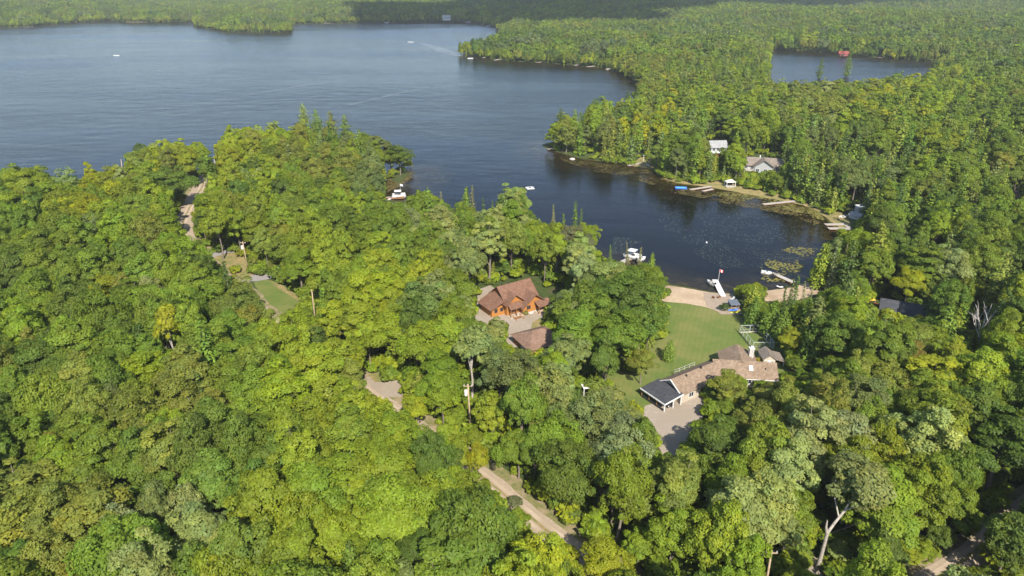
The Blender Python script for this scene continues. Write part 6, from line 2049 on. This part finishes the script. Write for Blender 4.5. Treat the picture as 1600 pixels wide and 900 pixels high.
kayak((g_.x, g_.y, g_.z + 0.05), math.radians(-20), 3.4, 'orange_paint', 'orange red canoe between the amber canopy and the charcoal roof', 'canoe', 'canoe')
g_ = gpt(1597, 318)
h4 = empty('cottage', (g_.x, g_.y, g_.z - 0.05), math.radians(-12), 'grey roofed cottage at the right edge of the photo among dark trees', 'house')
r_, w_ = MB(), MB()
gable(r_, w_, -3.5, 6.0, -3.0, 3.0, 0, 2.6, 4.4, 'x', ov=0.5)
w_.build('wall', MAT['pale_siding'], h4); r_.build('roof', MAT['grey_shingle'], h4)
window(h4, T(-2.5, -3.02, 1.0), 1.2, 1.1)
g_ = gpt(1335, 462)
h5 = empty('cabin', (g_.x, g_.y, g_.z - 0.05), math.radians(20), 'tiny grey roofed cabin at the right end of the second beach', 'cabin')
r_, w_ = MB(), MB()
gable(r_, w_, -1.3, 1.3, -1.2, 1.2, 0, 1.8, 2.6, 'x', ov=0.3, t=0.1)
w_.build('wall', MAT['grey_wood'], h5); r_.build('roof', MAT['grey_shingle'], h5)
window(h5, T(-0.4, -1.22, 0.8), 0.7, 0.7)
# pond cabin
g_ = gpt(1317, 87)
h6 = empty('cabin', (g_.x, g_.y, g_.z - 0.05), math.radians(-20), 'red boathouse cabin on the far side of the small upper pond', 'cabin')
h6.scale = (0.8, 0.8, 0.8)
r_, w_ = MB(), MB()
gable(r_, w_, -5.0, 5.5, -3.5, 3.5, 0, 3.0, 5.2, 'x', ov=0.6)
w_.build('wall', MAT['red_siding'], h6); r_.build('roof', MAT['orange_paint'] if False else MAT['red_siding'], h6)
r_, w_ = MB(), MB()
gable(r_, w_, -3.8, 1.5, -6.0, 0.0, 0, 3.1, 5.4, 'y', ov=0.6)
w_.build('wall', MAT['red_siding'], h6); r_.build('roof', MAT['red_siding'], h6)
MB().box(-2.8, 0.4, -6.1, -6.0, 0, 2.4).build('door', MAT['dark'], h6)
window(h6, T(2.6, -3.52, 1.2), 1.6, 1.3)
# far shore houses
for px, py, L_, rz, lab in ((668, 31.5, 14, 4, 'left one of two white roofed houses on the distant far shore'), (698, 31.5, 12, -8, 'right one of two white roofed houses on the distant far shore'),
                            (828, 44, 12, 0, 'lone white roofed house in the forest right of the far shore')):
    g_ = gpt(px, py)
    hh = empty('shore_house', (g_.x, g_.y, g_.z - 0.1), math.radians(rz), lab, 'house', 'houses on the far shore')
    r_, w_ = MB(), MB()
    gable(r_, w_, -L_ / 2, L_ / 2, -4, 4, 0, 5.0, 8.0, 'x', ov=0.7)
    w_.build('wall', MAT['pale_siding'], hh); r_.build('roof', MAT['light_roof'], hh)
    for x_ in (-L_ * 0.3, 0.0, L_ * 0.25): window(hh, T(x_, -4.02, 2.4), 2.0, 1.8)

# docks and boats along the far shores
FAR_DOCKS = [((730, 86), (737, 85), 'first far dock along the wooded point beyond the bay'), ((755, 91), (764, 89), 'second far dock along the wooded point beyond the bay'), ((772, 95), (789, 92.5), 'long pale far dock along the wooded point beyond the bay'),
             ((838, 98.5), (853, 97), 'pale far dock midway along the wooded point'), ((898, 103), (914, 100.5), 'pale far dock with steps on the wooded point'), ((917, 105.5), (938, 103), 'thin far dock near the right end of the wooded point'),
             ((947, 109.5), (957, 108.5), 'smallest far dock near the right end of the wooded point'), ((752, 38.5), (760, 37), 'dock in the far inlet behind the wooded point'), ((762, 40.5), (772, 39.5), 'second dock in the far inlet behind the wooded point'),
             ((776, 43.5), (786, 43), 'grey dock in the far inlet nearest the wooded point'), ((1372, 90.5), (1404, 91), 'pale dock on the far side of the upper pond'), ((1245, 79.5), (1256, 78.5), 'small dock on the left part of the upper pond'),
             ((198, 35), (228, 35), 'thin pale far dock left of the low island'), ((505, 37), (526, 36.3), 'thin pale dock on the distant middle shore'), ((40, 43), (52, 42), 'dock on the distant left shore')]
for a, b, lab in FAR_DOCKS:
    pa, pb = wpt(*a), wpt(*b)
    dock((pa.x, pa.y), (pb.x, pb.y), 2.4, lab, 'grey_wood', 'docks along the far shores', ztop=0.6)
for px, py, L_, rz, lab in ((735, 91.5, 5.5, 10, 'white boat moored off the first far dock'), (732, 34.5, 9, 0, 'white boat moored at the distant far shore'), (763, 40.8, 7, 20, 'white boat in the far inlet'),
                            (952, 108.3, 5, 10, 'white boat by the smallest far dock'), (1504, 101, 8, 30, 'white boat at the right end of the upper pond'), (604, 35.8, 7, 0, 'tiny white boat on the distant middle shore'),
                            (75, 36, 8, 10, 'left white boat on the distant left shore'), (104, 34.5, 8, -5, 'right white boat on the distant left shore')):
    motorboat(px, py, L_, math.radians(rz), lab, 'white_paint', 'white_paint', 'boats moored along the far shores')
motorboat(641.5, 66, 7.5, math.radians(165), 'white speedboat trailing a curved wake on the open lake', 'white_paint')
motorboat(182, 87, 6.0, math.radians(180), 'white speedboat on the left part of the open lake', 'white_paint')


# wake and wind lines: thin sheets of foam lying on the water
def foam_strip(pts, widths, label):
    P_ = [wpt(*p) for p in pts]
    Q = []
    for i in range(len(P_) - 1):
        for t in np.linspace(0, 1, 9)[:-1]:
            Q.append((P_[i].lerp(P_[i + 1], t), widths[i] + (widths[i + 1] - widths[i]) * t))
    Q.append((P_[-1], widths[-1]))
    V, Fc = [], []
    for i, (p, w) in enumerate(Q):
        d = (Q[min(i + 1, len(Q) - 1)][0] - Q[max(i - 1, 0)][0]).normalized()
        n_ = Vector((-d.y, d.x, 0))
        V += [p + n_ * w / 2 + Vector((0, 0, 0.03)), p - n_ * w / 2 + Vector((0, 0, 0.03))]
    for i in range(len(Q) - 1): Fc.append((2 * i, 2 * i + 1, 2 * i + 3, 2 * i + 2))
    o = MB().add(V, Fc).build('foam', MAT['foam'])
    props(o, label, 'wake', kind='stuff')


foam_strip([(643, 66), (662, 68.5), (672, 72), (690, 81), (718, 87)], [1.5, 5, 10, 12, 10], 'pale curved wake behind the speedboat')
foam_strip([(662, 68.3), (690, 76), (715, 84)], [2, 5, 4], 'second arm of the wake behind the speedboat')
foam_strip([(255, 170), (330, 159), (400, 146), (470, 134), (525, 127)], [1.5, 2.4, 3.2, 3.5, 1.5], 'long pale wind line across the left lake')
foam_strip([(545, 165), (600, 151), (660, 138), (720, 131), (755, 129)], [1.5, 3.2, 3.5, 4.2, 2], 'long pale wind line in the middle of the lake')
foam_strip([(125, 88.5), (181, 87.3)], [1.5, 1.5], 'thin wake behind the left speedboat')

# ------------------------------------------------------------------ poles, bare trees, gazebo, rocks
def utility_pole(base, h, lean, label, transformer=False, arm=True):
    root = empty('utility_pole', base, 0, label, 'utility pole', 'utility poles')
    lx, ly = lean
    MB().tube([(0, 0, -0.4), (lx * 0.5, ly * 0.5, h * 0.5), (lx, ly, h)], [0.17, 0.15, 0.12], 8).build('pole', MAT['pole_wood'], root, smooth=True)
    if arm:
        MB().cbox((lx * 0.96, ly * 0.96, h - 0.45), (1.5, 0.12, 0.12)).build('crossarm', MAT['pole_wood'], root)
        for x_ in (-0.65, 0.0, 0.65):
            MB().tube([(lx * 0.96 + x_, ly * 0.96, h - 0.36), (lx * 0.96 + x_, ly * 0.96, h - 0.15)], [0.06, 0.05], 6).build('insulator', MAT['white_paint'], root)
    if transformer:
        MB().tube([(lx * 0.8 - 0.42, ly * 0.8, h - 2.3), (lx * 0.8 - 0.42, ly * 0.8, h - 2.2), (lx * 0.8 - 0.42, ly * 0.8, h - 1.3), (lx * 0.8 - 0.42, ly * 0.8, h - 1.2)], [0.24, 0.3, 0.3, 0.2], 12).build('transformer', MAT['canvas'], root)
    return root


def pole_from_px(top, bot, zb, label, **k):
    """a pole whose top and a lower visible point are read off the photograph; zb: height of that lower point above ground"""
    g_ = gpt(*bot)
    u = unproj(bot[0], bot[1], g_.z + zb)
    base = Vector((float(u[0]), float(u[1]), g_.z - 0.05))
    # height from the top pixel: search
    best, bh_ = 1e9, 8
    for h_ in np.arange(4, 16, 0.1):
        _, y_, _ = proj((base.x, base.y, base.z + h_))
        if abs(y_ - top[1]) < best: best, bh_ = abs(y_ - top[1]), h_
    x_, _, d_ = proj((base.x, base.y, base.z + bh_))
    return utility_pole(base, bh_, ((top[0] - float(x_)) * float(d_) / FPX, 0), label, **k)


pole_from_px((731, 600), (735, 655), 3.0, 'wooden utility pole with a transformer can in the middle of the wood', transformer=True)
pole_from_px((487, 453), (492, 497), 2.0, 'plain utility pole at the right end of the left lawn strip', arm=False)
pole_from_px((379, 377), (386, 413), 1.5, 'utility pole with a transformer beside the two driveway entrances', transformer=True)
pole_from_px((334, 243), (338, 271), 3.0, 'distant grey utility pole above the left road bend', arm=False)
pole_from_px((1524, 728), (1512, 764), 5.0, 'leaning orange brown utility pole in the right wood')
pole_from_px((1206, 860), (1200, 905), 5.0, 'utility pole at the bottom edge in front of the forked trunk')
pole_from_px((189, 249), (189, 267), 5.0, 'small distant pole in the trees of the left point', arm=False)
pole_from_px((298, 322), (302, 338), 0.5, 'thin post standing beside the left road bend', arm=False)


def bare_tree(loc, h, seed, label, spread, name='dead_tree', mat='pale_bark', forks=5, r0=0.2, upright=0.8):
    r = np.random.default_rng(seed)
    root = empty(name, loc, 0, label, 'tree')
    tr = [((0, 0, -0.4), (0.05, 0, h * 0.2), (0.1, 0.05, h * 0.42))]
    tv, tf = tubes([(tr[0], [r0 * 1.3, r0, r0 * 0.8])], 7)
    link('trunk', np_mesh('bare_trunk', tv, tf, [MAT[mat]], smooth=True), root)
    for k in range(forks):
        a = 2 * math.pi * k / forks + r.uniform(-0.4, 0.4)
        s = np.array([0.05, 0.02, h * r.uniform(0.28, 0.42)])
        d = np.array([math.cos(a) * spread, math.sin(a) * spread, upright])
        e = s + d * h * r.uniform(0.45, 0.62)
        m = (s + e) / 2 + np.array([d[0], d[1], 0]) * h * 0.05
        paths = [([s, m, e], [r0 * 0.55, r0 * 0.35, r0 * 0.08])]
        for j in range(5):
            t = r.uniform(0.25, 0.85)
            q = s + (e - s) * t
            e2 = q + (d * 0.8 + r.normal(0, 0.35, 3) + np.array([0, 0, 0.2])) * h * r.uniform(0.12, 0.25)
            paths.append(([q, (q + e2) / 2 + r.normal(0, 0.08, 3), e2], [r0 * 0.26, r0 * 0.17, r0 * 0.05]))
        tv, tf = tubes(paths, 5)
        link('limb', np_mesh('bare_limb', tv, tf, [MAT[mat]], smooth=True), root)
    return root


u = gpt(1522, 548)
bare_tree((u.x, u.y, u.z), 12.5, 5, 'bare whitish dead tree with forked limbs above the right wood', 0.42, forks=7, r0=0.24, mat='dead_wood')
u = gpt(1305, 655)
bare_tree((u.x, u.y, u.z), 12.0, 9, 'thin grey dead tree among green crowns right of the ranch house', 0.6, forks=5, r0=0.14, upright=0.6, mat='bark')
u = gpt(672, 800)
bare_tree((u.x, u.y, u.z), 9.0, 15, 'grey bare brushy tree between bright green trees left of the road', 0.4, forks=7, r0=0.10, mat='bark')
# the forked bare trunk at the bottom, its leafy top leaning right
u = gpt(1277, 889)
ft = empty('broadleaf_tree', (u.x, u.y, u.z - 0.05), 0, 'tree with a thick forked bare trunk at the bottom right beside the track', 'tree')
hpx = 10.5
paths = [([(0, 0, -0.4), (0.05, 0, 2.5), (0.1, 0, 5.0), (0.15, 0.1, 6.6)], [0.46, 0.34, 0.30, 0.30]),
         ([(0.1, 0.1, 6.3), (-0.2, 0.1, 7.4), (-0.3, 0.0, 8.6)], [0.26, 0.20, 0.09]),
         ([(0.15, 0.1, 6.3), (1.0, 0.5, 7.6), (2.4, 1.2, 9.2), (3.4, 1.8, 11.0)], [0.28, 0.24, 0.20, 0.10]),
         ([(2.4, 1.2, 9.2), (4.2, 1.2, 10.0), (5.4, 1.0, 11.0)], [0.16, 0.10, 0.04]),
         ([(1.6, 0.8, 8.3), (1.2, 2.4, 10.6), (1.4, 3.2, 12.4)], [0.16, 0.10, 0.04])]
paths = [(p_, [q_ * 0.78 for q_ in r_]) for p_, r_ in paths]
tv, tf = tubes(paths, 9)
link('trunk', np_mesh('forked_trunk', tv, tf, [MAT['pale_bark']], smooth=True), ft)
V, Fq, cv, _ = broad_shape(777, 4.4, 15.5, 8.6, 46, 5600, 0.44, 'round', low=-0.5, puff_k=0.24)
V = V + np.array([4.4, 3.0, 0.8])
cr = link('crown', crown_mesh('broadleaf_crown', V, Fq, cv, MAT['leaf']), ft)
cr['tint'] = [0.185, 0.205, 0.055, 1.0]

# little white gazebo
g_ = gpt(916, 615)
gz_ = empty('gazebo', (g_.x, g_.y, g_.z - 0.02), 0.25, 'little white gazebo with a dark top among the trees left of the carport', 'gazebo')
MB().box(-0.95, 0.95, -0.95, 0.95, 1.75, 1.9).build('roof', MAT['white_paint'], gz_)
MB().box(-0.55, 0.55, -0.55, 0.55, 1.9, 1.97).build('roof_panel', MAT['dark'], gz_)
for x_ in (-0.8, 0.8):
    for y_ in (-0.8, 0.8): MB().box(x_ - 0.07, x_ + 0.07, y_ - 0.07, y_ + 0.07, 0, 1.75).build('post', MAT['white_paint'], gz_)


def rock(loc, s, seed, label, group):
    bm = bmesh.new()
    bmesh.ops.create_icosphere(bm, subdivisions=2, radius=s)
    for v in bm.verts:
        n_ = mnoise.noise(v.co * (1.4 / s) + Vector((seed, 0, 0)))
        v.co *= 1 + 0.35 * n_
        v.co.z *= 0.6
    me = bpy.data.meshes.new('rock'); bm.to_mesh(me); bm.free()
    me.materials.append(MAT['rock'])
    o = link('rock', me); o.location = loc; o.rotation_euler = (0, 0, seed)
    props(o, label, 'rock', group)


for k, (px, py, s_, lab) in enumerate([(722, 508, 0.8, 'pale boulder in the trees left of the chalet yard'), (830, 489, 0.55, 'white boulder against the chalet foundation'), (894, 250, 1.3, 'pale boulder on the shore of the wooded point across the bay'),
                                       (848, 497, 0.5, 'pale rock at the right edge of the chalet yard'), (858, 500, 0.6, 'second pale rock at the right edge of the chalet yard'), (750, 470, 0.5, 'dark rock at the left edge of the chalet yard'),
                                       (934, 600, 0.5, 'grey rock right of the little white gazebo'), (942, 606, 0.45, 'smaller grey rock right of the little white gazebo'), (1078, 610, 0.35, 'white rock beside the carport corner')]):
    g_ = gpt(px, py)
    rock((g_.x, g_.y, g_.z + s_ * 0.2), s_, k * 1.7, lab, None)


def bush_thing(px, py, s, tint, label):
    g_ = gpt(px, py)
    root = empty('bush', (g_.x, g_.y, g_.z - 0.03), random.uniform(0, 6), label, 'bush')
    V, Fq, cv, paths = broad_shape(int(px), 1.0 * s, 1.7 * s, 0.1, 16, 520, 0.30, 'round', low=-0.25, puff_k=0.34)
    tv, tf = tubes(paths[:3], 4)
    link('stem', np_mesh('bush_stem', tv, tf, [MAT['bark']]), root)
    c = link('crown', crown_mesh('bush_crown', V, Fq, cv, MAT['leaf']), root)
    c['tint'] = [*tint, 1.0]


bush_thing(1131, 486, 1.15, (0.06, 0.10, 0.02), 'dark round bush left of the beach shelter')
bush_thing(777, 480, 1.1, (0.07, 0.11, 0.02), 'round bush beside the porch of the orange chalet')
bush_thing(821, 492, 0.7, (0.22, 0.21, 0.05), 'yellowish bush at the right front corner of the chalet')
bush_thing(1186, 566, 0.7, (0.30, 0.25, 0.02), 'yellow flowering bush between the ranch house and the shed')
bush_thing(1103, 611, 0.9, (0.11, 0.15, 0.03), 'small bush against the front wall of the ranch house')
bush_thing(806, 790, 0.95, (0.12, 0.13, 0.05), 'thin greyish bush at the edge of the open road')

# lily pads and weed in the shallow bay: thousands of little pads on the water
def pads(name, n, poly, smin, smax, dens, mats, label, seed, squash=1.0):
    r = np.random.default_rng(seed)
    a = np.array(poly, float)
    V, Fc, k = [], [], 0
    tries = 0
    while k < n and tries < n * 30:
        tries += 1
        px, py = r.uniform(a[:, 0].min(), a[:, 0].max()), r.uniform(a[:, 1].min(), a[:, 1].max())
        if not bool(in_poly(px, py, poly)): continue
        p = wpt(px, py)
        nz = mnoise.noise(Vector((p.x / 9.0, p.y / 9.0, seed))) + 0.5 * mnoise.noise(Vector((p.x / 3.0, p.y / 3.0, seed + 5)))
        if nz + r.normal(0, 0.16) < dens: continue
        s = r.uniform(smin, smax)
        z = 0.012 + r.uniform(0, 0.01)
        ph = r.uniform(0, 6.28)
        b = len(V)
        for j in range(6):
            t = ph + j * math.pi / 3
            V.append((p.x + math.cos(t) * s, p.y + math.sin(t) * s * squash, z))
        Fc.append(tuple(range(b, b + 6)))
        k += 1
    me = bpy.data.meshes.new(name)
    me.from_pydata(V, [], Fc)
    me.materials.append(mats)
    props(link(name, me), label, 'water plants', kind='stuff')


MAT['pad'] = rough_mat('lily_pad', (0.045, 0.060, 0.035), (0.10, 0.12, 0.075), 0.8, 0.5, 0.0, src='World', spec=0.5)
MAT['weed'] = rough_mat('weed_mat', (0.050, 0.040, 0.010), (0.125, 0.095, 0.022), 0.35, 0.8, 0.0, src='World')
MAT['bog'] = rough_mat('bog_plant', (0.11, 0.105, 0.02), (0.19, 0.165, 0.035), 0.5, 0.8, 0.0, src='World')
pads('lily_pads', 3000, [(1010, 310), (1060, 305), (1150, 322), (1260, 345), (1290, 352), (1290, 385), (1250, 412), (1200, 425), (1130, 418), (1080, 395), (1040, 360)], 0.06, 0.15, -0.12, MAT['pad'], 'scattered pale lily pads on the calm right part of the bay', 3)
pads('lily_pads', 700, [(640, 258), (690, 255), (715, 272), (690, 290), (650, 275)], 0.07, 0.16, 0.0, MAT['pad'], 'few lily pads off the tip of the left point', 8)
pads('lily_pads', 500, [(960, 370), (1000, 372), (1010, 395), (950, 398)], 0.06, 0.14, -0.1, MAT['pad'], 'few lily pads off the pontoon dock', 12)
SH = [(862, 234), (930, 254), (985, 261), (1010, 265), (1030, 279), (1060, 289), (1100, 294), (1150, 301), (1210, 313), (1250, 321), (1276, 329), (1290, 345)]
SH_OUT = [(1272, 352), (1240, 338), (1200, 330), (1140, 319), (1080, 306), (1040, 300), (1015, 288), (980, 275), (930, 268), (880, 252)]
pads('water_weed', 2400, SH + SH_OUT, 0.12, 0.38, 0.05, MAT['weed'], 'brown weed beds in the shallows along the right bank', 21)
pads('water_weed', 800, [(1150, 300), (1210, 312), (1250, 320), (1276, 328), (1290, 345), (1262, 338), (1210, 322), (1150, 312), (1090, 302)], 0.15, 0.4, 0.0, MAT['bog'], 'olive weed tufts at the edge of the right bank', 27)
pads('water_weed', 700, [(643, 262), (612, 273), (602, 287), (606, 300), (628, 290), (650, 272)], 0.2, 0.5, -0.2, MAT['weed'], 'brown weed in the shallows at the left point', 33)
pads('water_weed', 450, [(1180, 400), (1240, 385), (1288, 390), (1258, 412), (1240, 440), (1190, 440)], 0.15, 0.4, 0.1, MAT['bog'], 'olive weed patches off the second beach', 41)

# ------------------------------------------------------------------ clouds that shade the far wood, and the air
def cloud_mat():
    m, N, L = new_mat('cloud_white')
    d = N.new('ShaderNodeBsdfDiffuse')
    d.inputs['Color'].default_value = (0.85, 0.85, 0.86, 1)
    o = N.new('ShaderNodeOutputMaterial')
    L.new(d.outputs[0], o.inputs[0])
    return m


MAT['cloud'] = cloud_mat()
SHADE_PX = [(556, 15), (800, 5), (1600, 1), (1640, 9), (1200, 11), (1080, 18), (1000, 32), (960, 41), (900, 40), (800, 30), (680, 33), (560, 33)]
sp_w = unproj(np.array([p[0] for p in SHADE_PX]), np.array([p[1] for p in SHADE_PX]), 14.0)[:, :2]
back = Vector((-sun_dir.x, -sun_dir.y, -sun_dir.z)) / -sun_dir.z
ALT = 950.0
cbm = bmesh.new()
rc = np.random.default_rng(5)
spl = [tuple(p) for p in sp_w]
n_c, tries = 0, 0
while n_c < 90 and tries < 6000:
    tries += 1
    x = rc.uniform(sp_w[:, 0].min(), sp_w[:, 0].max())
    y = rc.uniform(sp_w[:, 1].min(), min(2600.0, sp_w[:, 1].max()))
    if not bool(in_poly(x, y, spl)): continue
    dd_ = float(sdist(x, y, sp_w))
    s_ = min(rc.uniform(70, 190), max(45, -dd_ * 1.1))
    c = Vector((x, y, 14)) + back * ALT
    r = bmesh.ops.create_icosphere(cbm, subdivisions=3, radius=1.0)
    for v in r['verts']:
        n_ = mnoise.noise(v.co * 1.7 + Vector((n_c * 3.1, 0, 0))) + 0.5 * mnoise.noise(v.co * 4.0 + Vector((0, n_c, 0)))
        v.co = v.co * (1 + 0.28 * n_)
        v.co = Vector((v.co.x * s_, v.co.y * s_, v.co.z * s_ * (0.55 if v.co.z > 0 else 0.2))) + c
    n_c += 1
cme = bpy.data.meshes.new('cloud')
cbm.to_mesh(cme); cbm.free()
for p_ in cme.polygons: p_.use_smooth = True
cme.materials.append(MAT['cloud'])
props(link('cloud', cme), 'bank of white fair weather cloud high over the lake, shading the far wood', 'cloud', kind='stuff')

hz_m, N_, L_ = new_mat('haze_air')
pv_ = N_.new('ShaderNodeVolumePrincipled')
pv_.inputs['Color'].default_value = (0.86, 0.91, 0.97, 1)
pv_.inputs['Density'].default_value = 0.000085
pv_.inputs['Anisotropy'].default_value = 0.0
ho_ = N_.new('ShaderNodeOutputMaterial')
L_.new(pv_.outputs[0], ho_.inputs['Volume'])
haze = MB().box(-7200, 7200, -7200, 7200, -5.0, 150.0).build('haze', hz_m)
props(haze, 'thin pale summer haze over the whole wood and lake', 'haze', kind='stuff')

# wires between the poles
def wire(a, b, sag, label):
    a, b = Vector(a), Vector(b)
    pts = [a.lerp(b, t) - Vector((0, 0, sag * 4 * t * (1 - t))) for t in np.linspace(0, 1, 15)]
    o = MB().tube(pts, [0.018] * 15, 4).build('utility_wire', MAT['dark'])
    props(o, label, 'wire')


pl = [o for o in COL.objects if o.name.startswith('utility_pole')]
tops = []
for o in pl:
    p_ = [c for c in o.children if c.name.startswith('pole')][0]
    v_ = max(p_.data.vertices, key=lambda v: v.co.z).co
    tops.append(Vector(o.location) + v_ + Vector((0, 0, -0.25)))
wire(tops[0], tops[1], 1.6, 'thin overhead wire from the transformer pole to the left lawn pole')
wire(tops[1], tops[2], 1.2, 'thin overhead wire from the left lawn pole to the driveway pole')
wire(tops[0], tops[5], 1.8, 'thin overhead wire from the transformer pole to the bottom edge pole')
wire(tops[5], tops[4], 1.4, 'thin overhead wire from the bottom edge pole to the leaning pole')
